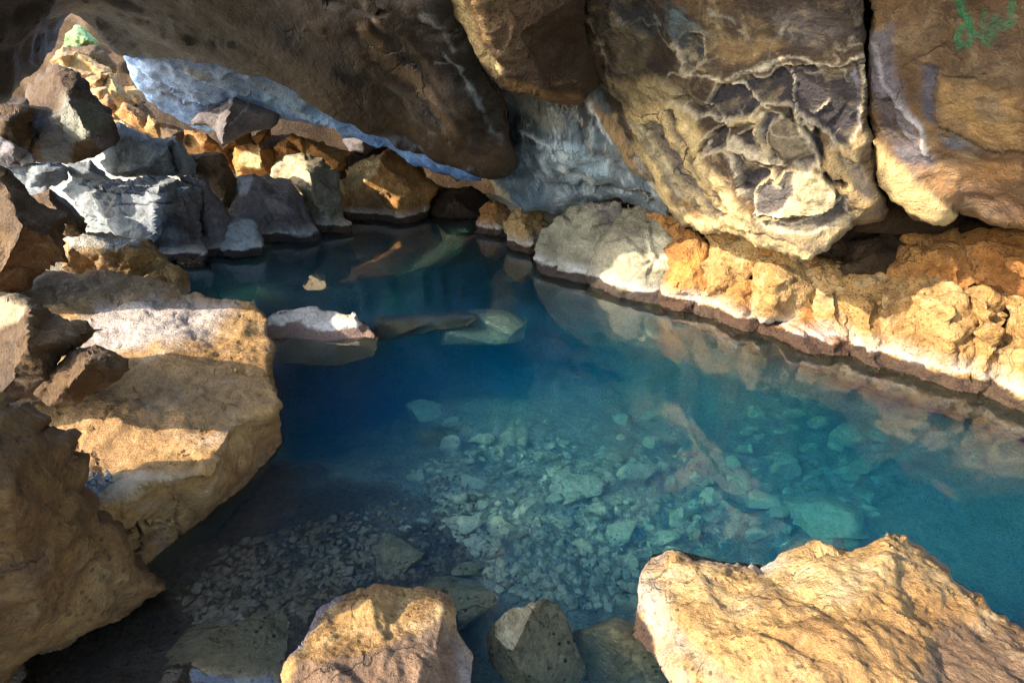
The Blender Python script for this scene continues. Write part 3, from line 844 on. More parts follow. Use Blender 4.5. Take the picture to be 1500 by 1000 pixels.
# ------------------------------------------------------------------ rocks outside the far opening and down the left slope
stone('mossy green rock at the very top of the far opening', M_MOSS, [(92, 72), (96, 50), (113, 36), (128, 44), (147, 66), (132, 70), (110, 74)], 12.0, [(112, 52, -.4), (125, 58, -.5)])
stone('brown slab in shade just below the mossy green rock', M_DARK, [(92, 70), (146, 64), (172, 96), (168, 108), (120, 90)], 11.4, [(130, 80, -.3)], name='rock_slab', cat='rock slab')
G_SL = 'sunlit rocks on the slope of the far opening'
stone('long sunlit slab with a shaded brown front, highest of the sunlit slope', M_CREAM, [(73, 89), (92, 70), (112, 78), (160, 99), (166, 110), (140, 116), (100, 103)], 10.6, [(88, 84, -.3), (150, 105, -.3)], name='rock_slab', cat='rock slab', group=G_SL)
stone('thin white slab wedged under the long sunlit slab', M_CREAM, [(84, 96), (100, 99), (152, 112), (148, 120), (112, 116)], 10.2, [(120, 108, -.2)], name='rock_slab', cat='rock slab', group=G_SL)
stone('knobbly brown rock with pale sunlit top in the middle of the slope', M_CREAM, [(112, 122), (124, 112), (160, 107), (176, 125), (200, 152), (190, 164), (165, 158), (148, 136), (120, 134)], 9.7, [(140, 118, -.3), (170, 135, -.35)], group=G_SL)
stone('small white wedge below the knobbly brown rock', M_CREAM, [(126, 131), (156, 128), (162, 142), (146, 152), (134, 143)], 9.3, [(145, 136, -.15)], name='rock', cat='rock', group=G_SL)
stone('small brown stone beside the big leaning grey boulder', M_ORANGE, [(142, 151), (158, 137), (172, 156), (169, 172), (154, 166)], 9.0, [(158, 152, -.2)], name='rock', cat='rock', group=G_SL)
stone('brown block with white capped top low on the sunlit slope', M_ORANGE, [(168, 167), (182, 150), (200, 158), (217, 172), (216, 198), (190, 184)], 8.9, [(184, 158, -.2), (200, 172, -.25)], name='rock_block', cat='rock block', group=G_SL)
stone('white tilted slab at the foot of the sunlit slope', M_CREAM, [(163, 176), (178, 176), (214, 194), (208, 203), (168, 192)], 8.5, [(190, 188, -.15)], name='rock_slab', cat='rock slab', group=G_SL)
stone('long cream ledge under the edge of the blue ceiling', M_CREAM, [(176, 126), (198, 125), (217, 147), (277, 188), (270, 196), (235, 188), (205, 165)], 10.4, [(210, 150, -.3), (240, 172, -.3)], name='rock_slab', cat='rock slab', group=G_SL)
stone('upright pale crusted stone below the cream ledge', M_CREAM, [(211, 198), (217, 168), (236, 180), (234, 204)], 8.6, [(226, 182, -.2)], name='rock', cat='rock', group=G_SL)
stone('dark grey brown stone above the striped block', M_DARK, [(233, 186), (270, 192), (268, 216), (240, 214)], 8.4, [(252, 198, -.2)], name='rock', cat='rock', group=G_SL)

G_PILE = 'fallen boulders piled along the left side'
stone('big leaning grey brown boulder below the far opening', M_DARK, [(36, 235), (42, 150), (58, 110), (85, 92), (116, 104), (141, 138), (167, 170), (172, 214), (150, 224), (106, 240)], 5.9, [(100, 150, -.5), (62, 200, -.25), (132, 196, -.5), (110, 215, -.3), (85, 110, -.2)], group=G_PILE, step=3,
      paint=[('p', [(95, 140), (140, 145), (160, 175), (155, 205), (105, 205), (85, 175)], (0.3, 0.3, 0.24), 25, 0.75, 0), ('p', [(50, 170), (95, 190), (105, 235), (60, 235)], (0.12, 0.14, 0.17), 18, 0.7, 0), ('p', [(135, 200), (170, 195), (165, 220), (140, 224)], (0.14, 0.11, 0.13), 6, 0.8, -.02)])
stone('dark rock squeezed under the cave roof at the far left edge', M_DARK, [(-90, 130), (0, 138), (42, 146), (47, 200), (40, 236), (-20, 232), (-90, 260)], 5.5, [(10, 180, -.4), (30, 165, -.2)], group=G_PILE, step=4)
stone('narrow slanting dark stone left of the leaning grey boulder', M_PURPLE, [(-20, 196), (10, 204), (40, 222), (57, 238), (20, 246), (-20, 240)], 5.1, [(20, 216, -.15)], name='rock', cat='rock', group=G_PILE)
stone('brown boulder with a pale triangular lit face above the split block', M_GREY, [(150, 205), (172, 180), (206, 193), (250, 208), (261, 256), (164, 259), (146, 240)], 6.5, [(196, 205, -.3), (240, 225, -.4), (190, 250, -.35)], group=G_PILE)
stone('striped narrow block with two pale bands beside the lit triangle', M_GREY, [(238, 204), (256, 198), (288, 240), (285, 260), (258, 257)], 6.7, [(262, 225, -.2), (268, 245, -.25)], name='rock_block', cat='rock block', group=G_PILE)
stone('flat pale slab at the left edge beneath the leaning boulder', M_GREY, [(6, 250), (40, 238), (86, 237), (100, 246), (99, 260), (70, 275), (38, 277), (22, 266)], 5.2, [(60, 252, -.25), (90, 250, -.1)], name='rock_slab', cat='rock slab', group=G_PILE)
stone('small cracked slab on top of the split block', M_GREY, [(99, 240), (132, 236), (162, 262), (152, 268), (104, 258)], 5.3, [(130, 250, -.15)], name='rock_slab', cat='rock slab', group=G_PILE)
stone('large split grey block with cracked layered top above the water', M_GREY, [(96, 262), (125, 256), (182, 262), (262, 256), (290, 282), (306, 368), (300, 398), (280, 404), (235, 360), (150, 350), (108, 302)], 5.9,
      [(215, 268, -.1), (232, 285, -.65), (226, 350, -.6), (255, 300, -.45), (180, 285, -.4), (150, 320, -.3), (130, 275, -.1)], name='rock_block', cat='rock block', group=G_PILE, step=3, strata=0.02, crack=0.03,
      paint=[('p', [(165, 285), (232, 282), (232, 345), (170, 340)], (0.3, 0.33, 0.36), 10, 0.7, 0), ('p', [(236, 290), (300, 285), (306, 400), (250, 390)], (0.1, 0.075, 0.07), 8, 0.8, 0), ('p', [(205, 325), (255, 310), (262, 380), (232, 368)], (0.12, 0.15, 0.2), 10, 0.6, 0),  # lit front and dark right face painted into the colour
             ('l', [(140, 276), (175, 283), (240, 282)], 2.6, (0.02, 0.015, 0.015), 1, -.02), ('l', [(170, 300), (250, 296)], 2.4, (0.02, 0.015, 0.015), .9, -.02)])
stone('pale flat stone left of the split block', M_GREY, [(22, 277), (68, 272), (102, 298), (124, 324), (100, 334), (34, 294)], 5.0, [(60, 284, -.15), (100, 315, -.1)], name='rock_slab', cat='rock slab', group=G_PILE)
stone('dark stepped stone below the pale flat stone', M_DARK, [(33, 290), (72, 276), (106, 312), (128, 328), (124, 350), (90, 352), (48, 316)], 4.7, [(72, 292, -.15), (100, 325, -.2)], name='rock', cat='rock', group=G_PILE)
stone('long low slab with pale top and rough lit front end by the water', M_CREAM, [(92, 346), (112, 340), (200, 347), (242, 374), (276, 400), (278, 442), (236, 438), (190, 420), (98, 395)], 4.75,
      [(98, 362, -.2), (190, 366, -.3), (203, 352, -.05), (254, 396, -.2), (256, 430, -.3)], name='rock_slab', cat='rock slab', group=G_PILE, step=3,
      paint=[('p', [(95, 345), (205, 347), (200, 366), (100, 362)], (0.42, 0.44, 0.42), 6, 0.8, 0), ('p', [(95, 366), (180, 370), (165, 410), (95, 395)], (0.16, 0.085, 0.035), 14, 0.8, 0)])  # light on the top painted pale, shade on the front painted brown
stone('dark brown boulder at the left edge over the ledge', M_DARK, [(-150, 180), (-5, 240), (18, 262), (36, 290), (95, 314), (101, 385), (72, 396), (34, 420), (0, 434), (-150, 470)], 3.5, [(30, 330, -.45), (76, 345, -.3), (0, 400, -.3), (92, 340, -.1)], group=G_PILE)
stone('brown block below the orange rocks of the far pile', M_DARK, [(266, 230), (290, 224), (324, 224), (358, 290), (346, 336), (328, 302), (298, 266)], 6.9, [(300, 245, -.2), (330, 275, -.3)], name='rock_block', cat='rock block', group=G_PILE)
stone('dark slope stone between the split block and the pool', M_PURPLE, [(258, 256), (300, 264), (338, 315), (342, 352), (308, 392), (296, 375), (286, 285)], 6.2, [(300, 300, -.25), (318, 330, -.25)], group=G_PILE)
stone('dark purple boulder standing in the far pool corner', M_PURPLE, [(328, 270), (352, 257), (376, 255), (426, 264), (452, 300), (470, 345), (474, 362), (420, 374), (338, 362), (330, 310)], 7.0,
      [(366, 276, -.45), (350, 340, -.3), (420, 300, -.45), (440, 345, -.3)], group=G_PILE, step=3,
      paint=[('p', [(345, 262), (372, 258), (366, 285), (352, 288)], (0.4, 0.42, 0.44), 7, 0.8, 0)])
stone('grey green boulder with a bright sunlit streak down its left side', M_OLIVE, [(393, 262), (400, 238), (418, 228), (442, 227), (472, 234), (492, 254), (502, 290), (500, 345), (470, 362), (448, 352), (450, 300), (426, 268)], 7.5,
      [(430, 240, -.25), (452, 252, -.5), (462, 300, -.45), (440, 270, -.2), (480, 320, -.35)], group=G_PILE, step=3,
      paint=[('p', [(396, 260), (402, 238), (425, 230), (452, 232), (455, 262), (440, 280), (455, 320), (448, 330), (430, 275)], (0.6, 0.46, 0.28), 8, 0.8, 0), ('p', [(455, 240), (495, 255), (500, 345), (465, 335)], (0.13, 0.11, 0.085), 12, 0.8, 0)])  # sunlit streak and darker right side painted into the colour
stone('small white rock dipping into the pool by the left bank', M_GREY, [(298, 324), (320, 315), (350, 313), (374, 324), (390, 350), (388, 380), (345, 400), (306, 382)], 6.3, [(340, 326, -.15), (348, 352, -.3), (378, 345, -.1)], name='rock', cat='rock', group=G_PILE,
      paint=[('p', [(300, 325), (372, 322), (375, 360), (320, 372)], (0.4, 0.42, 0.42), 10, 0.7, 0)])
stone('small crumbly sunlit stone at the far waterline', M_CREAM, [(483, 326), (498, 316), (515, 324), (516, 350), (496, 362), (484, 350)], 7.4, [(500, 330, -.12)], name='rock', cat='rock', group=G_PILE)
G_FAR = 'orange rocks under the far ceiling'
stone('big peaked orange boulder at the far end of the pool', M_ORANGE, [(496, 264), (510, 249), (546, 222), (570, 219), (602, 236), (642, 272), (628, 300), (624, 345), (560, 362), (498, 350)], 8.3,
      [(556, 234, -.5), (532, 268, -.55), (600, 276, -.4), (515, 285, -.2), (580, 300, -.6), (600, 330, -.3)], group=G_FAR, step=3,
      paint=[('p', [(498, 262), (545, 222), (565, 222), (550, 250), (510, 290), (500, 285)], (0.6, 0.42, 0.2), 7, 0.8, 0), ('p', [(510, 300), (560, 270), (580, 335), (515, 345)], (0.12, 0.07, 0.035), 22, 0.7, 0)])  # lit upper left and shaded front painted into the colour
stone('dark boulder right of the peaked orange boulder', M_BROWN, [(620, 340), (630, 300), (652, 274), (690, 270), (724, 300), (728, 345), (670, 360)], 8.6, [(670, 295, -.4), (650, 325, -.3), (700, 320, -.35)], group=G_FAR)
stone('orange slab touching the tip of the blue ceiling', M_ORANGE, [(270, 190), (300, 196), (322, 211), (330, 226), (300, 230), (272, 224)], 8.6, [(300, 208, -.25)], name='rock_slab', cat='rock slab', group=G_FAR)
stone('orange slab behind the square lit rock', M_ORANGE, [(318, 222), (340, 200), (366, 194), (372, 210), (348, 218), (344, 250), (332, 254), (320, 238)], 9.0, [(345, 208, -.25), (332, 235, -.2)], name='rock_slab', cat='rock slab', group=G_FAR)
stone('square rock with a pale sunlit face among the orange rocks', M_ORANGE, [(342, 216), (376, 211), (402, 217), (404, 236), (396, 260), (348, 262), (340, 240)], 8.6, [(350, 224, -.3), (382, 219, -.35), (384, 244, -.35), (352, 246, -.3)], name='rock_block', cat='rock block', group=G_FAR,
      paint=[('p', [(349, 224), (382, 219), (384, 246), (352, 246)], (0.62, 0.47, 0.22), 5, 0.8, 0)])  # sunlight on the square face painted in pale
stone('orange pointed rock under the dark hanging slab', M_ORANGE, [(366, 202), (396, 182), (398, 202), (376, 212)], 9.0, [(388, 197, -.15)], name='rock', cat='rock', group=G_FAR)
stone('long orange ridge rock behind the sunlit streaked boulder', M_ORANGE, [(420, 202), (430, 195), (446, 202), (472, 211), (512, 224), (508, 242), (490, 262), (470, 238), (448, 230), (428, 216)], 8.4, [(440, 206, -.2), (470, 222, -.3), (496, 236, -.25)], group=G_FAR)
stone('shaded orange rock left of the long orange ridge', M_ORANGE, [(400, 216), (422, 200), (444, 228), (418, 240), (402, 244)], 8.5, [(420, 215, -.2)], name='rock', cat='rock', group=G_FAR)
stone('grey slab tucked beneath the ceiling behind the orange ridge', M_PURPLE, [(500, 204), (540, 194), (558, 216), (536, 228), (512, 222)], 9.2, [(530, 208, -.2)], name='rock_slab', cat='rock slab', group=G_FAR)

# ------------------------------------------------------------------ blocks of the right bank
A0 = pt(1500, 595, np.array(TZ(1500, 595)))
B0 = pt(790, 400, np.array(TZ(790, 400)))
along = (B0 - A0) / np.linalg.norm(B0 - A0)
side = np.array([-along[1], along[0], 0.0])
if side[0] > 0:
    side = -side           # towards the water
nW = side * math.cos(math.radians(22)) + np.array([0, 0, math.sin(math.radians(22))])


def WALL(x, y):
    return TPL(x, y, A0 + side * -0.06, nW)


def WBACK(x, y):
    return TPL(x, y, A0 + side * -0.38, side * math.cos(math.radians(8)) + np.array([0, 0, math.sin(math.radians(8))]))


bank = relief('cave_wall', M_BROWN, [(880, 300), (960, 300), (1250, 320), (1500, 330), (1900, 420), (2000, 900), (1500, 760), (1200, 640), (900, 470)], base=WBACK, step=14, thick=0.8, straight=True, disp=((0.6, 0.06), (0.12, 0.02)))
tag(bank, 'dark rock behind the pale blocks of the right bank', 'cave wall', kind='structure')
G_B = 'basalt blocks along the right bank'
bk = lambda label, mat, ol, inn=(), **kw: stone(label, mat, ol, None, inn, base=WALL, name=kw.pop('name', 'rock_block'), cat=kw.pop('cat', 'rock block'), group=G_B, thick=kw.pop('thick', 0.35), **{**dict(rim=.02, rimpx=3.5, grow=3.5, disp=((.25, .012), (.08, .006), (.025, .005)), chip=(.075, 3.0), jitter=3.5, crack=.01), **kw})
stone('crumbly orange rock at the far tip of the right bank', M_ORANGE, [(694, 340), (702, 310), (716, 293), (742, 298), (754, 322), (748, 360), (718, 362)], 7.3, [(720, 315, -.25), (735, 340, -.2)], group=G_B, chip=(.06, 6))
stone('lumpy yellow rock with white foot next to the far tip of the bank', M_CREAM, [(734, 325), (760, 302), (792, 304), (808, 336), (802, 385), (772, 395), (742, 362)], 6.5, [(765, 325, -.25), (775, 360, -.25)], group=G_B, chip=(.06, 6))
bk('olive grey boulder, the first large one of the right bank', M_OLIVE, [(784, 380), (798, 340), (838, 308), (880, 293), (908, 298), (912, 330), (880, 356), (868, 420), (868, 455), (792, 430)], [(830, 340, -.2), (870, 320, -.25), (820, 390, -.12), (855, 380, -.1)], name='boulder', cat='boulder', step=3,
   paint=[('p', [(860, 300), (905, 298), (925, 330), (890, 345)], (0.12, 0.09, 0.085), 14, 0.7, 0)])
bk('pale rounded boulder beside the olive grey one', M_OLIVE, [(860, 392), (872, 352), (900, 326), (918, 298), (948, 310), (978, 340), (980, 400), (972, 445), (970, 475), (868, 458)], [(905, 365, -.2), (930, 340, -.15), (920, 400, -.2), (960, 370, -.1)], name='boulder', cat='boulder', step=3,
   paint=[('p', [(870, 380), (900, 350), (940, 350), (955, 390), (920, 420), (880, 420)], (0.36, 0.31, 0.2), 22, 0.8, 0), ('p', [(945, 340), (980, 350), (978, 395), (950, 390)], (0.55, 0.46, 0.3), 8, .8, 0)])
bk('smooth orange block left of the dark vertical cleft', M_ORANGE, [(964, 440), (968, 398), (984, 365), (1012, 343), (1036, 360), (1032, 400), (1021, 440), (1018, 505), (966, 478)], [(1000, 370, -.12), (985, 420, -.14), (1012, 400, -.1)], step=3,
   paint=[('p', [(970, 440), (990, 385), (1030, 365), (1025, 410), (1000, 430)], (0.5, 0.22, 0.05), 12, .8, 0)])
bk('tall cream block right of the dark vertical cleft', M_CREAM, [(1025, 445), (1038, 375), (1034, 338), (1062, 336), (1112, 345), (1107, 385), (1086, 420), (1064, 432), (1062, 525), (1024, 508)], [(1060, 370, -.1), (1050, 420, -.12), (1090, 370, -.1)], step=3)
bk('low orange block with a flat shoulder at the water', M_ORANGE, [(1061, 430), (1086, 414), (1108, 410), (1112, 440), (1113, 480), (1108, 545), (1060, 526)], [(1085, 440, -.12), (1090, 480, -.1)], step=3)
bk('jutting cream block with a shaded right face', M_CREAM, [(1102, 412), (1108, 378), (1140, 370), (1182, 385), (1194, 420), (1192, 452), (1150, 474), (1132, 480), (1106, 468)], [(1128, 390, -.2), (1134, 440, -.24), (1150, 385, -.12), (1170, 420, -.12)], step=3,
   paint=[('p', [(1138, 392), (1182, 390), (1192, 430), (1150, 460), (1134, 440)], (0.3, 0.19, 0.08), 8, .7, 0)])  # shade of the right face painted in brown
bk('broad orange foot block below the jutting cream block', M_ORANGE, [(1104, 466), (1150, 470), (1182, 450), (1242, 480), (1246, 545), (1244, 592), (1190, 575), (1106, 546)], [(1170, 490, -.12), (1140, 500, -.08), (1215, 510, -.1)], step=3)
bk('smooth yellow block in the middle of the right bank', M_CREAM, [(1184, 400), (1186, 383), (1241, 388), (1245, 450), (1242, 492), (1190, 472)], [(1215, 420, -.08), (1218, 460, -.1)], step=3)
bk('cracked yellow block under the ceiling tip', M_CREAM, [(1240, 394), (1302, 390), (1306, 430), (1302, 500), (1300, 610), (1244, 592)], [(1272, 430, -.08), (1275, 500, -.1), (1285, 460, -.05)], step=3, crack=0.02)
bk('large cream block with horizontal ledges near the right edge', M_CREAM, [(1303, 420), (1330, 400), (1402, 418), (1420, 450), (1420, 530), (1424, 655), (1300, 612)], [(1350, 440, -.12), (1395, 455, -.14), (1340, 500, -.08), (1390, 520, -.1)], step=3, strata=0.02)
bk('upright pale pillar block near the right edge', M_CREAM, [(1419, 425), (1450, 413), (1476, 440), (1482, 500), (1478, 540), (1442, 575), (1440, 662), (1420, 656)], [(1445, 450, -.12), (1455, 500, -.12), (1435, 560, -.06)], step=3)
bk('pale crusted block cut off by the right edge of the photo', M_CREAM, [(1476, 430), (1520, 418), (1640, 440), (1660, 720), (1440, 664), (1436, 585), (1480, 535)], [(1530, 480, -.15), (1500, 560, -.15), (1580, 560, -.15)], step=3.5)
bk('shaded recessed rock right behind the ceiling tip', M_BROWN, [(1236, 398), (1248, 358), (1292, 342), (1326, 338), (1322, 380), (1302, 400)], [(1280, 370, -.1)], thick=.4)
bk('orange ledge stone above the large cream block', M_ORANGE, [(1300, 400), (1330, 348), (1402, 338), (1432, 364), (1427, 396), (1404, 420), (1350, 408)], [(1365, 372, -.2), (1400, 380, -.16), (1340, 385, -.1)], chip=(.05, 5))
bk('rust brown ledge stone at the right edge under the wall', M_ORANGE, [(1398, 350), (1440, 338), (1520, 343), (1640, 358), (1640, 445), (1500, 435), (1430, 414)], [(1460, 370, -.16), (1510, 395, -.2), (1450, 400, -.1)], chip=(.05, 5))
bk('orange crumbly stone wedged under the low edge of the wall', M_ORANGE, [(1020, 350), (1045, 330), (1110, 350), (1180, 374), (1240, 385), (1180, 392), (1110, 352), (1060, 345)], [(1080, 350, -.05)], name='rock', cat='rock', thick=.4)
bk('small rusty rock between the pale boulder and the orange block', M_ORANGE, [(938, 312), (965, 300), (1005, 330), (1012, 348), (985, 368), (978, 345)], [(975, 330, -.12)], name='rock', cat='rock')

# ------------------------------------------------------------------ left ledge and near rocks
tz = TZ
L1o = [(-200, 470, tz(-200, 470, 0.380)), (-60, 440, tz(-60, 440, 0.380)), (20, 420, tz(20, 420, 0.400)), (60, 398, tz(60, 398, 0.400)), (150, 393, tz(150, 393, 0.380)), (215, 405, tz(215, 405, 0.360)), (275, 430, tz(275, 430, 0.340)), (372, 447, tz(372, 447, 0.330)),
       (389, 462, tz(389, 462, 0.300)), (398, 505, tz(398, 505, 0.300)), (400, 558, tz(400, 558, 0.300)), (414, 592, tz(414, 592, 0.280)), (411, 650, 2.82), (380, 728, 2.64), (336, 790, 2.46), (300, 850, 2.25), (255, 890, 2.125), (200, 890, 2.0), (148, 770, 1.86), (60, 650, tz(60, 650, 0.280)), (-200, 620, tz(-200, 620, 0.330))]
L1i = [(338, 626, tz(338, 626, 0.320)), (306, 690, tz(306, 690, 0.330)), (232, 706, tz(232, 706, 0.340)), (146, 742, tz(146, 742, 0.340)), (404, 600, tz(404, 600, 0.300)), (250, 480, tz(250, 480, 0.380)), (200, 640, tz(200, 640, 0.340)), (330, 540, tz(330, 540, 0.350)),
       (345, 700, 2.42), (270, 780, 2.22), (300, 770, 2.33), (200, 800, 2.06), (385, 650, 2.6), (120, 560, tz(120, 560, 0.350))]
L1 = stone('large flat tan ledge slab with broken front edge on the left bank', M_TAN, L1o, None, L1i, name='rock_ledge', cat='rock ledge', step=4, thick=0.8, pull=0.3, rim=0.03, rimpx=5, jitter=3,
           disp=((0.5, 0.025), (0.12, 0.01), (0.03, 0.003)), chip=(0.03, 3.0), crack=0.012, strata=0.004, warp=10,
           paint=[('p', [(110, 480), (140, 450), (220, 440), (300, 445), (350, 460), (300, 500), (200, 510), (120, 510)], (0.33, 0.3, 0.28), 30, 0.7, 0),
                  ('p', [(60, 405), (150, 400), (240, 425), (120, 450), (40, 430)], (0.26, 0.16, 0.08), 25, 0.7, 0),
                  ('p', [(150, 560), (300, 540), (390, 560), (380, 600), (260, 650), (120, 690), (80, 640)], (0.27, 0.15, 0.06), 40, 0.7, 0),
                  ('p', [(150, 690), (290, 690), (230, 704), (150, 738), (120, 720)], (0.45, 0.33, 0.19), 12, .7, 0),
                  ('l', [(185, 790), (195, 765), (210, 800), (190, 830)], 4, (0.03, 0.018, 0.01), .9, -.03), ('l', [(208, 768), (248, 766)], 3, (0.03, 0.018, 0.01), .8, -.02), ('l', [(255, 730), (262, 780), (245, 810)], 5, (0.05, 0.03, 0.015), .7, -.02)])
L2 = stone('massive dark brown boulder filling the lower left corner', M_OCHRE, [(-200, 560, 1.25), (-60, 570, 1.3), (0, 590, 1.32), (38, 598, 1.36), (56, 636, 1.36), (95, 650, 1.42), (117, 722, 1.5), (150, 747, 1.58), (188, 800, 1.66), (247, 862, 1.75), (185, 905, 1.7), (100, 952, 1.58), (0, 1010, 1.45), (-200, 1120, 1.25)], None,
           [(100, 760, 1.38), (10, 720, 1.15), (160, 840, 1.58), (60, 900, 1.38), (-60, 700, 1.08), (50, 640, 1.3), (40, 655, 1.26), (0, 612, 1.25)], step=5, thick=0.7, rim=0.05, rimpx=14, jitter=3, disp=((0.4, 0.015), (0.1, 0.008), (0.03, 0.004)), chip=(0.06, 2.6), crack=0.012, pull=.3)
stone('pitted brown boulder with lit top resting on the ledge at the left edge', M_DARK, [(-150, 425), (0, 435), (40, 440), (76, 456), (152, 481), (118, 506), (96, 526), (92, 566), (40, 584), (-10, 592), (-150, 605)], 2.25, [(44, 452, -.12), (40, 510, -.25), (100, 495, -.12), (70, 545, -.12)],
      paint=[('p', [(-20, 436), (40, 440), (38, 462), (0, 480), (-20, 480)], (0.45, 0.33, 0.17), 10, .8, 0)])  # light on the top painted in as a pale patch
stone('smaller smooth brown rock leaning against the pitted boulder', M_DARK, [(50, 578), (70, 545), (100, 514), (140, 503), (188, 525), (192, 542), (150, 572), (108, 594), (72, 594)], 2.15, [(130, 530, -.15), (105, 560, -.14), (165, 540, -.08)], name='rock', cat='rock')

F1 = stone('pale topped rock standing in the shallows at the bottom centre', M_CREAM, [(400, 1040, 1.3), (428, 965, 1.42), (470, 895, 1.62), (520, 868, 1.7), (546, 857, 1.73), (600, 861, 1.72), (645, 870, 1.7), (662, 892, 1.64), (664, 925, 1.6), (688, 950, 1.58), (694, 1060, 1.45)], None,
           [(560, 945, 1.44), (475, 975, 1.36), (650, 900, 1.54), (540, 880, 1.58), (600, 1010, 1.33), (640, 960, 1.44)], step=3.5, thick=0.55, rim=0.03, rimpx=7, jitter=2.5, disp=((0.2, 0.012), (0.06, 0.008), (0.02, 0.002)), chip=(0.02, 6),
           paint=[('p', [(440, 970), (555, 950), (650, 905), (665, 930), (690, 960), (700, 1060), (400, 1060), (415, 1020)], (0.16, 0.095, 0.06), 10, .85, 0), ('l', [(430, 965), (472, 893), (500, 880)], 9, (0.09, 0.1, 0.16), .8, 0)])  # brown front paints the shade below the lit top
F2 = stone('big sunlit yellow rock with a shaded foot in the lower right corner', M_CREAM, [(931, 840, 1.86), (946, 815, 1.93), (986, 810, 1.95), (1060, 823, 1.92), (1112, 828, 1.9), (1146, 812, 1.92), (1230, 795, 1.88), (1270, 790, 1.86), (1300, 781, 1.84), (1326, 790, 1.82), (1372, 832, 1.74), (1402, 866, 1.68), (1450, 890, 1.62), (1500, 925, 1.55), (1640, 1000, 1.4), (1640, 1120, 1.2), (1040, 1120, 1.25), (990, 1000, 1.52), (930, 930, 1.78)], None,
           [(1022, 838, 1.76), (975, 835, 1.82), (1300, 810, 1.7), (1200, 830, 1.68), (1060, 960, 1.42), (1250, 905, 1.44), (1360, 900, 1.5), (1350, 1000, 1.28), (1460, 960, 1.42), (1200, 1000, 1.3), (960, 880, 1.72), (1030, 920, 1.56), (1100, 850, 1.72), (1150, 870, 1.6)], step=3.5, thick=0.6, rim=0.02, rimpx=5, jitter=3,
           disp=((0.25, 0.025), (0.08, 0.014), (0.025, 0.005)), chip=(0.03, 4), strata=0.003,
           paint=[('p', [(1150, 925), (1210, 905), (1380, 880), (1450, 890), (1640, 960), (1640, 1120), (1100, 1120)], (0.3, 0.16, 0.055), 10, .75, 0), ('p', [(1380, 900), (1640, 960), (1640, 1120), (1300, 1120)], (0.14, 0.09, 0.06), 30, .7, 0),  # lower browns: painted shade, partly wet orange-brown rock
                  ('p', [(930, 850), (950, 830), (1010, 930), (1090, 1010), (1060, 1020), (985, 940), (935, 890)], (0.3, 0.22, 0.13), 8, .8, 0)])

# slab in the pool
WS = stone('flat white topped slab with brown tidemark standing in the pool', M_CRUST, [(388, 470, tz(388, 490) + .03), (395, 461, 4.25), (430, 455, 4.3), (452, 448, 4.34), (480, 453, 4.32), (524, 463, 4.22), (536, 476, 4.15), (548, 486, 4.1), (556, 500, 4.06), (552, 540, 3.95), (500, 556, 3.85), (420, 550, 3.8), (388, 535, 3.85)], None,
           [(400, 464, 4.1), (520, 466, 4.1), (420, 489, 4.08), (530, 488, 4.08), (470, 470, 4.12), (470, 500, 4.0)], name='rock_slab', cat='rock slab', step=2.6, thick=0.5, rim=0.03, rimpx=4, chip=(0.015, 4), disp=((0.3, 0.012), (0.06, 0.006)))

# ------------------------------------------------------------------ the pool bed: one sheet with the ground around
BED = np.array([(-1.6, 1.2, .05), (-1.2, 1.5, -.05), (-.9, 1.8, -.16), (-1.1, 2.3, -.35), (-.4, 1.6, -.28), (0, 1.35, -.38), (.35, 1.5, -.6), (0, 2.2, -.58), (-.4, 2.3, -.5), (.5, 2.4, -.75), (1.1, 2.2, -1.0), (1.8, 2.3, -1.3), (2.4, 2.2, -1.3), (-.5, 3.0, -.72), (.3, 3.1, -.8), (1.0, 3.0, -1.0),
                (-.2, 3.7, -1.05), (.6, 3.7, -1.1), (1.3, 3.3, -1.4), (-.2, 4.4, -1.7), (.5, 4.3, -1.7), (-1.2, 3.2, -1.3), (-1.3, 4.2, -1.9), (-.8, 5.5, -1.5), (-.2, 5.5, -1.5), (-2.5, 5.5, -1.0), (-1.0, 7.0, -1.0), (-2.5, 7, -.8), (-1, 8.2, -.6), (.5, .9, -.3), (1.2, 1.0, -.5), (2, 1, -.5), (2.6, 2.6, -1.3),
                (-1.0, .8, .0), (0, .4, .1), (1.5, .3, .1), (-2, 0, .25), (0, -1, .28), (2, -1, .3), (-3, 2, .3), (-4, 4, .3), (-5, 6, .3), (-2.2, 2.5, .0), (-3, 4.3, -.3), (4, 3, .3), (2.2, 4.6, .0), (.9, 6, .0), (0, 8.5, .2), (-3, 9.5, .4), (-6, 9, .5), (-8, 11, .8), (-6, 13, 1.2), (3.4, 1, .3)])


def bed_z(X, Y):
    P = np.column_stack([X.ravel(), Y.ravel()])
    d2 = ((P[:, None] - BED[None, :, :2]) ** 2).sum(-1)
    w = np.exp(-d2 / (2 * 0.38 ** 2)) + 1e-3 / (d2 + 0.3) ** 2
    z = (w * BED[:, 2]).sum(1) / w.sum(1)
    far = smooth01((np.hypot(P[:, 0], P[:, 1] - 4) - 12) / 10)
    z = z * (1 - far) + 0.6 * far
    return z.reshape(X.shape)


def axis(lo, hi, s, far):
    c = list(np.arange(lo, hi + 1e-6, s))
    a, b, st = lo, hi, s
    left, right = [], []
    while a > -far:
        st *= 1.35
        a -= st
        b += st
        left.append(a)
        right.append(b)
    return np.array(left[::-1] + c + right)


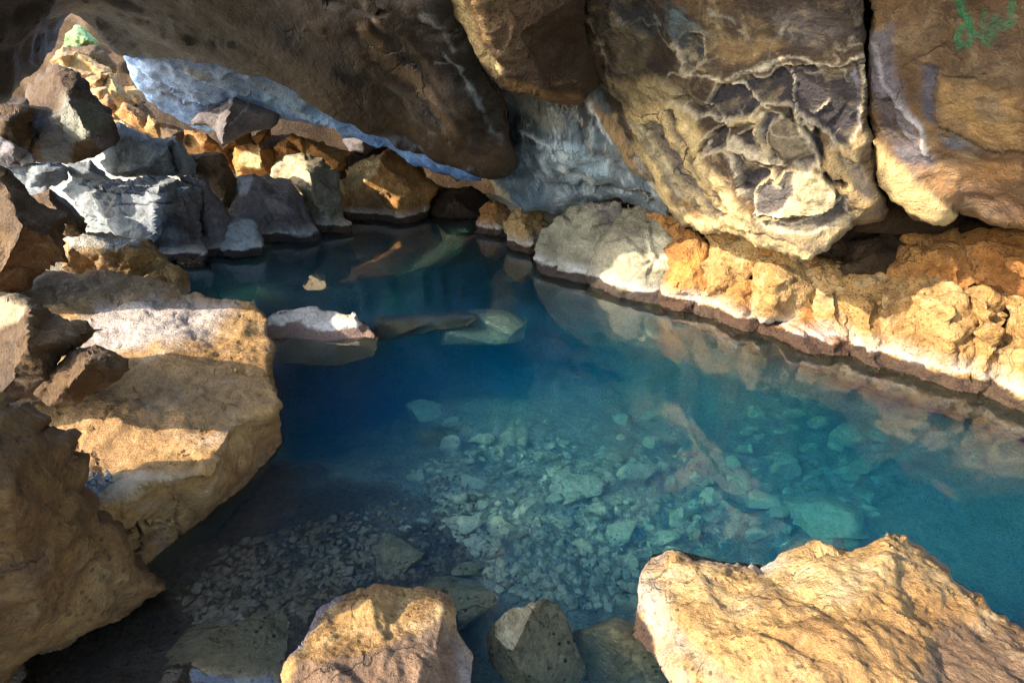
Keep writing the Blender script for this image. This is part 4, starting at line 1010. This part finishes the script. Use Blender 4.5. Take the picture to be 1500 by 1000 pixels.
gx, gy = axis(-2.0, 2.8, 0.022, 300), axis(0.6, 5.2, 0.022, 300)
GX, GY = np.meshgrid(gx, gy)
GZ = bed_z(GX, GY)
GP = np.column_stack([GX.ravel(), GY.ravel(), np.zeros(GX.size)])
rough = (0.05 * fbm(GP, 2.2, 4, 77) + 0.02 * fbm(GP, 9, 3, 78))
val, edge = facets(GP, 4.5, 66)
lump = 0.08 * np.clip(edge * 1.3, 0, 0.55)
val2, edge2 = facets(GP, 11, 67)
lump2 = 0.03 * np.clip(edge2 * 1.3, 0, 0.5)
GP[:, 2] = GZ.ravel() + (rough + lump + lump2).reshape(-1)
nx, ny = len(gx), len(gy)
ii, jj = np.meshgrid(np.arange(nx - 1), np.arange(ny - 1))
q = (jj * nx + ii).ravel()
gp = np.zeros((len(GP), 4))
gp[:, :3] = (0.17, 0.1, 0.05)
gd = np.hypot((GP[:, 0] + 1.25) / 1.15, (GP[:, 1] - 1.5) / 1.0) + 0.25 * fbm(GP, 3, 4, 91)
gp[:, 3] = 0.9 * smooth01((1.15 - gd) / 0.4)
ground = mesh_object('ground', GP, np.column_stack([q, q + 1, q + nx + 1, q + nx]), M_BED, paint=gp)
tag(ground, 'stony bed of the pool and ground of the cave', 'ground', kind='structure')


def ground_z(x, y):
    j = min(max(np.searchsorted(gy, y), 1), ny - 1)
    i = min(max(np.searchsorted(gx, x), 1), nx - 1)
    return float(GP[j * nx + i, 2])


def bed_hit(px, py):
    d = dirs(px, py)
    ts = float((0 - CAMH) / d[2])
    hit = np.array([0, 0, CAMH]) + d * ts
    u = d / np.linalg.norm(d)
    k = 1 / 1.33
    cz = -u[2]
    r2 = k * u + np.array([0, 0, 1.0]) * (k * cz - math.sqrt(1 - k * k * (1 - cz * cz)))
    t = 0.0
    while t < 12:
        p = hit + r2 * t
        if p[2] <= ground_z(p[0], p[1]):
            return p, t + ts * np.linalg.norm(d) * .9
        t += 0.02
    return p, t + ts


# free standing submerged stones, convex chipped lumps
def lump_mesh(rx, ry, rz, seed, n=3):
    import bmesh
    bm = bmesh.new()
    bmesh.ops.create_icosphere(bm, subdivisions=n, radius=1)
    V = np.array([v.co[:] for v in bm.verts])
    T = np.array([[v.index for v in f.verts] for f in bm.faces])
    bm.free()
    r = np.random.default_rng(seed)
    # cut by random planes -> flat chipped faces
    rad = np.ones(len(V))
    for k in range(12):
        nrm = r.normal(size=3)
        nrm /= np.linalg.norm(nrm)
        h = r.uniform(0.4, 0.8)
        c = V @ nrm
        rad = np.where(c > 1e-3, np.minimum(rad, h / np.maximum(c, 1e-3)), rad)
    V = V * rad[:, None]
    V = V * (1 + 0.06 * fbm(V + seed, 2.2, 5, seed % 97, .65)[:, None])
    return V * np.array([rx, ry, rz]), T


def free_stone(name, label, cat, px, py, wpx, mat, aspect=(1, .8, .55), seed=0, group=None, n=5, sink=0.35):
    p, t = bed_hit(px, py)
    w = wpx / FPX * t / 2
    V, T = lump_mesh(w * aspect[0], w * aspect[1], w * aspect[2], seed, n)
    a = np.random.default_rng(seed).uniform(-.5, .5)
    c, s = math.cos(a), math.sin(a)
    V = V @ np.array([[c, s, 0], [-s, c, 0], [0, 0, 1]])
    V = V + np.array([p[0], p[1], ground_z(p[0], p[1]) + w * aspect[2] * (1 - sink * 2) * 0.9])
    o = mesh_object(name, V, T, mat, smooth=True)
    tag(o, label, cat, group)
    return o


G_U = 'stones lying on the pool bed'
free_stone('boulder', 'brown submerged boulder with a flat top left of the pale bottom rock', 'boulder', 575, 818, 120, M_UNDER, (1, .85, .6), 11, G_U)
free_stone('boulder', 'olive submerged boulder right behind the pale topped bottom rock', 'boulder', 680, 890, 130, M_UNDER, (1, 1, .7), 12, G_U)
free_stone('rock', 'small olive stone behind the olive submerged boulder', 'rock', 690, 838, 60, M_UNDER, (1, .8, .7), 13, G_U)
free_stone('boulder', 'rough dark boulder just breaking the surface at the bottom centre', 'boulder', 790, 995, 135, M_UNDER, (1, .9, 1.6), 14, G_U, sink=.1)
free_stone('boulder', 'brown submerged boulder beside the big sunlit yellow rock', 'boulder', 912, 985, 135, M_UNDER, (1, 1, 1.2), 15, G_U, sink=.1)
free_stone('rock_slab', 'dark flat slab half under water at the bottom left', 'rock slab', 330, 960, 210, M_UNDER, (1.1, .8, .3), 16, G_U)
free_stone('rock', 'rounded pale stone, largest in the middle of the lit pool bed', 'rock', 770, 752, 72, M_SUB, (1, .7, .6), 21, G_U)
free_stone('rock', 'pale stone leaning just below the rounded pale stone on the bed', 'rock', 738, 778, 60, M_SUB, (1, .8, .5), 22, G_U)
free_stone('rock', 'dark capped stone left of the rounded pale stone on the bed', 'rock', 665, 768, 40, M_SUB, (1, .8, .7), 23, G_U)
free_stone('rock_slab', 'broad flat submerged slab behind the rounded pale stone', 'rock slab', 838, 715, 95, M_SUB, (1, .7, .4), 24, G_U)
free_stone('rock', 'submerged wedge stone on the left of the lit bed', 'rock', 700, 712, 62, M_SUB, (1, .6, .5), 25, G_U)
free_stone('rock', 'longish brown submerged stone at the far left of the lit bed', 'rock', 640, 645, 70, M_UNDER, (1, .6, .5), 26, G_U)
free_stone('rock_slab', 'long angular submerged slab close behind the sunlit yellow rock', 'rock slab', 1210, 765, 130, M_SUB, (1, .9, .5), 27, G_U)
free_stone('rock', 'tiny yellow square stone lying on the bed', 'rock', 819, 798, 20, M_CREAM, (1, .9, .8), 28, G_U, n=3)
free_stone('boulder', 'dim greenish boulder at the dark left side of the deep water', 'boulder', 620, 610, 90, M_SUB, (1, .6, .6), 29, G_U)
SUBL = 'pale rubble stone among many alike on the teal lit pool bed'
r = np.random.default_rng(5)
cnt = 0
placed = []
while cnt < 270:
    x, y = r.uniform(590, 1290), r.uniform(610, 880)
    if y > 800 and (x < 700 or x > 930):
        continue
    if x < 640 and y < 680:
        continue
    if y < 640 and r.random() < .5:
        continue
    w = float(np.clip(r.lognormal(3.2, 0.5), 11, 80)) * (0.75 + 0.5 * (x - 590) / 700)
    if any((x - a) ** 2 + ((y - b) * 1.3) ** 2 < (0.42 * (w + c)) ** 2 for a, b, c in placed):
        if r.random() < .8:
            continue
    placed.append((x, y, w))
    free_stone('rubble_stone', SUBL, 'stone', x, y, w, M_SUB, (1, r.uniform(.55, .95), r.uniform(.45, .95)), 100 + cnt, 'pale rubble stones on the lit pool bed', n=3 if w < 34 else 4, sink=.25)
    cnt += 1
# sunken slab in the deep part
sk = relief('rock_slab', M_SUB, [(640, 508, 4.7), (690, 495, 4.9), (750, 498, 4.9), (770, 512, 4.8), (768, 552, 4.75), (735, 562, 4.7), (650, 556, 4.65)], None, [(660, 518, 4.55), (752, 520, 4.6)], step=4, thick=.6, rim=.04, rimpx=6, chip=(.02, 4))
tag(sk, 'sunken rectangular slab glowing teal in the deep water', 'rock slab')
sk2 = relief('rock_slab', M_DARK, [(546, 480, 4.3), (640, 484, 4.6), (700, 492, 4.7), (690, 505, 4.6), (600, 520, 4.4), (556, 520, 4.2)], None, [(600, 498, 4.35)], step=4, thick=.5, rim=.04, rimpx=6)
tag(sk2, 'dark sunken ledge running right from the white topped slab', 'rock slab')

# gravel: too many to count
from mathutils.bvhtree import BVHTree
LEDGE = BVHTree.FromPolygons([v.co + L1.location for v in L1.data.vertices], [tuple(f.vertices) for f in L1.data.polygons])


def gravel(name, label, poly, n, size, mat, on=None, seed=1):
    rr = np.random.default_rng(seed)
    Vs, Ts, off = [], [], 0
    xs = [p[0] for p in poly]
    ys = [p[1] for p in poly]
    k = 0
    while k < n:
        x, y = rr.uniform(min(xs), max(xs)), rr.uniform(min(ys), max(ys))
        if not inside(np.array([x]), np.array([y]), poly)[0]:
            continue
        if on is None:
            p, t = bed_hit(x, y)
            p[2] = ground_z(p[0], p[1])
        else:
            d = dirs(x, y)
            hit = on.ray_cast(Vector((0, 0, CAMH)), Vector(d))
            if hit[0] is None:
                k += 1
                continue
            p = np.array(hit[0])
        w = size * float(np.clip(rr.lognormal(-.15, .45), .35, 2.4))
        V, T = lump_mesh(w, w * rr.uniform(.6, 1), w * rr.uniform(.55, .95), seed * 1000 + k, 2 if w > size else 1)
        a = rr.uniform(0, 6.28)
        c, s = math.cos(a), math.sin(a)
        V = V @ np.array([[c, s, 0], [-s, c, 0], [0, 0, 1]]) + p + np.array([0, 0, w * .2])
        Vs.append(V)
        Ts.append(T + off)
        off += len(V)
        k += 1
    o = mesh_object(name, np.vstack(Vs), np.vstack(Ts), mat)
    tag(o, label, 'gravel', kind='stuff')


gravel('gravel', 'dark wet gravel in the shallows between the bottom left rocks', [(340, 800), (450, 770), (560, 740), (640, 690), (700, 700), (700, 830), (640, 850), (540, 850), (470, 890), (400, 960), (300, 940), (260, 880)], 2600, .015, M_GRAVEL, None, 3)
gravel('gravel', 'pale small gravel between the stones of the lit pool bed', [(600, 690), (640, 660), (800, 640), (1000, 680), (1100, 760), (1000, 850), (930, 900), (760, 880), (700, 830)], 2600, .02, M_SUB, None, 4)
gravel('pebbles', 'small pale pebbles scattered on the ledge slab', [(112, 698), (158, 690), (165, 705), (150, 720), (140, 735), (120, 722)], 120, .009, M_GREY, LEDGE, 5)
gravel('pebbles', 'few small crumbs of stone along the broken ledge edge', [(340, 560), (375, 550), (370, 580), (300, 510), (380, 500), (240, 690), (280, 690)], 60, .008, M_TAN, LEDGE, 6)

# ------------------------------------------------------------------ cave parts out of frame
def shell_slab(name, label, pts_xy, z0, z1, mat, seed):
    """a thick irregular rock mass standing on an outline in plan"""
    import bmesh
    bm = bmesh.new()
    lo = [bm.verts.new((x, y, z0)) for x, y in pts_xy]
    f = bm.faces.new(lo)
    ex = bmesh.ops.extrude_face_region(bm, geom=[f])
    for v in [g for g in ex['geom'] if isinstance(g, bmesh.types.BMVert)]:
        v.co.z = z1
    bmesh.ops.recalc_face_normals(bm, faces=bm.faces[:])
    bmesh.ops.triangulate(bm, faces=bm.faces[:])
    bmesh.ops.subdivide_edges(bm, edges=bm.edges[:], cuts=7, use_grid_fill=True)
    V = np.array([v.co[:] for v in bm.verts])
    bm.verts.index_update()
    T = np.array([[v.index for v in f.verts] for f in bm.faces])
    bm.free()
    N = calc_normals(V, T)
    V = V + N * (0.22 * fbm(V + seed, .9, 4, seed))[:, None]
    o = mesh_object(name, V, T, mat)
    return tag(o, label, name.replace('_', ' '), kind='structure')


import sys
SHELL = True
if SHELL:
    shell_slab('cave_ceiling', 'rock mass above the far end of the cave', [(-1.6, 3.9), (4.6, 2.0), (5.5, 12), (-4.6, 12), (-3.4, 6.5)], 2.7, 4.2, M_CEIL, 4)
    shell_slab('cave_wall', 'rock mass behind the right bank', [(3.4, 0.5), (4.8, 0.5), (4.8, 12), (1.6, 12), (1.5, 6.6), (3.6, 3.6)], -1, 3.5, M_BROWN, 5)
    shell_slab('cave_wall', 'rock mass closing the far end', [(-5.0, 10.6), (3.0, 9.6), (3.0, 12), (-5.0, 12)], -1, 3.5, M_BROWN, 6)

# ------------------------------------------------------------------ water
def water_mat():
    m, nt = new_mat('pool_water')
    b = NB(nt)
    geo = b.n('ShaderNodeNewGeometry')
    tr = b.n('ShaderNodeBsdfRefraction')
    tr.inputs['IOR'].default_value = 1.33
    tr.inputs['Roughness'].default_value = 0.0
    gl = b.n('ShaderNodeBsdfGlossy')
    gl.inputs['Roughness'].default_value = 0.035
    gl.inputs['Color'].default_value = (1, 1, 1, 1)
    fr = b.n('ShaderNodeFresnel')
    fr.inputs['IOR'].default_value = 1.5
    mp = b.n('ShaderNodeMapping')
    mp.inputs['Scale'].default_value = (1.0, 0.45, 1)
    b.link(geo.outputs['Position'], mp.inputs[0])
    h = b.noise(mp.outputs[0], 3.0, 3, 0.5)
    bp = b.n('ShaderNodeBump')
    bp.inputs['Strength'].default_value = 0.12
    bp.inputs['Distance'].default_value = 0.04
    b.link(h, bp.inputs['Height'])
    b.link(bp.outputs[0], gl.inputs['Normal'])
    mx = b.n('ShaderNodeMixShader')
    b.link(fr.outputs[0], mx.inputs[0])
    b.link(tr.outputs[0], mx.inputs[1])
    b.link(gl.outputs[0], mx.inputs[2])
    out = b.n('ShaderNodeOutputMaterial')
    b.link(mx.outputs[0], out.inputs['Surface'])
    va = b.n('ShaderNodeVolumeAbsorption')
    va.inputs['Color'].default_value = (0.0, 0.83, 1.0, 1)
    va.inputs['Density'].default_value = 0.8
    vsn = b.n('ShaderNodeVolumeScatter')
    vsn.inputs['Color'].default_value = (0.0, 0.4, 1.0, 1)
    vsn.inputs['Density'].default_value = 0.32
    vsn.inputs['Anisotropy'].default_value = 0.0
    ad = b.n('ShaderNodeAddShader')
    b.link(va.outputs[0], ad.inputs[0])
    b.link(vsn.outputs[0], ad.inputs[1])
    b.link(ad.outputs[0], out.inputs['Volume'])
    return m


wx0, wx1, wy0, wy1 = -5.2, 4.3, 0.5, 9.6
V = np.array([(wx0, wy0, -3.2), (wx1, wy0, -3.2), (wx1, wy1, -3.2), (wx0, wy1, -3.2), (wx0, wy0, 0), (wx1, wy0, 0), (wx1, wy1, 0), (wx0, wy1, 0)], float)
Fq = np.array([(0, 3, 2, 1), (4, 5, 6, 7), (0, 1, 5, 4), (1, 2, 6, 5), (2, 3, 7, 6), (3, 0, 4, 7)])
water = mesh_object('water', V, Fq, water_mat(), smooth=False)
tag(water, 'clear blue water of the cave pool', 'water', kind='structure')

# ------------------------------------------------------------------ light
SUN_DIR = Vector((-0.82, -0.3, 0.5)).normalized()     # towards the sun
sun = bpy.data.lights.new('sun', 'SUN')
sun.energy = 2.3
sun.angle = math.radians(0.5)
sun.color = (1.0, 0.89, 0.71)
so = bpy.data.objects.new('sun', sun)
so.rotation_euler = SUN_DIR.to_track_quat('Z', 'Y').to_euler()
so.location = (-6, -6, 6)
COL.objects.link(so)

w = bpy.data.worlds.new('World')
scene.world = w
w.use_nodes = True
nt = w.node_tree
nt.nodes.clear()
sky = nt.nodes.new('ShaderNodeTexSky')
sky.sky_type = 'NISHITA'
sky.sun_disc = False
sky.sun_elevation = math.asin(SUN_DIR.z)
sky.sun_rotation = math.atan2(SUN_DIR.x, SUN_DIR.y)
bg = nt.nodes.new('ShaderNodeBackground')
bg.inputs['Strength'].default_value = 0.15
ow = nt.nodes.new('ShaderNodeOutputWorld')
nt.links.new(sky.outputs[0], bg.inputs['Color'])
nt.links.new(bg.outputs[0], ow.inputs['Surface'])

# ------------------------------------------------------------------ camera
cam = bpy.data.cameras.new('camera')
cam.sensor_width = 36
cam.lens = FPX / 1500 * 36
cam.clip_start = 0.05
cam.clip_end = 2000
co = bpy.data.objects.new('camera', cam)
co.location = (0, 0, CAMH)
co.rotation_euler = (math.radians(90) - PITCH, 0, 0)
COL.objects.link(co)
scene.camera = co

vs = scene.view_settings
vs.view_transform = 'Standard'
vs.look = 'None'
vs.exposure = 2.75
vs.gamma = 1
cy = scene.cycles
cy.max_bounces = 12
cy.diffuse_bounces = 6
cy.volume_bounces = 3
cy.glossy_bounces = 4
cy.transmission_bounces = 8
cy.transparent_max_bounces = 16
cy.use_denoising = True
cy.denoising_prefilter = 'NONE'
cy.blur_glossy = 0.35
cy.caustics_refractive = True
cy.sample_clamp_indirect = 12
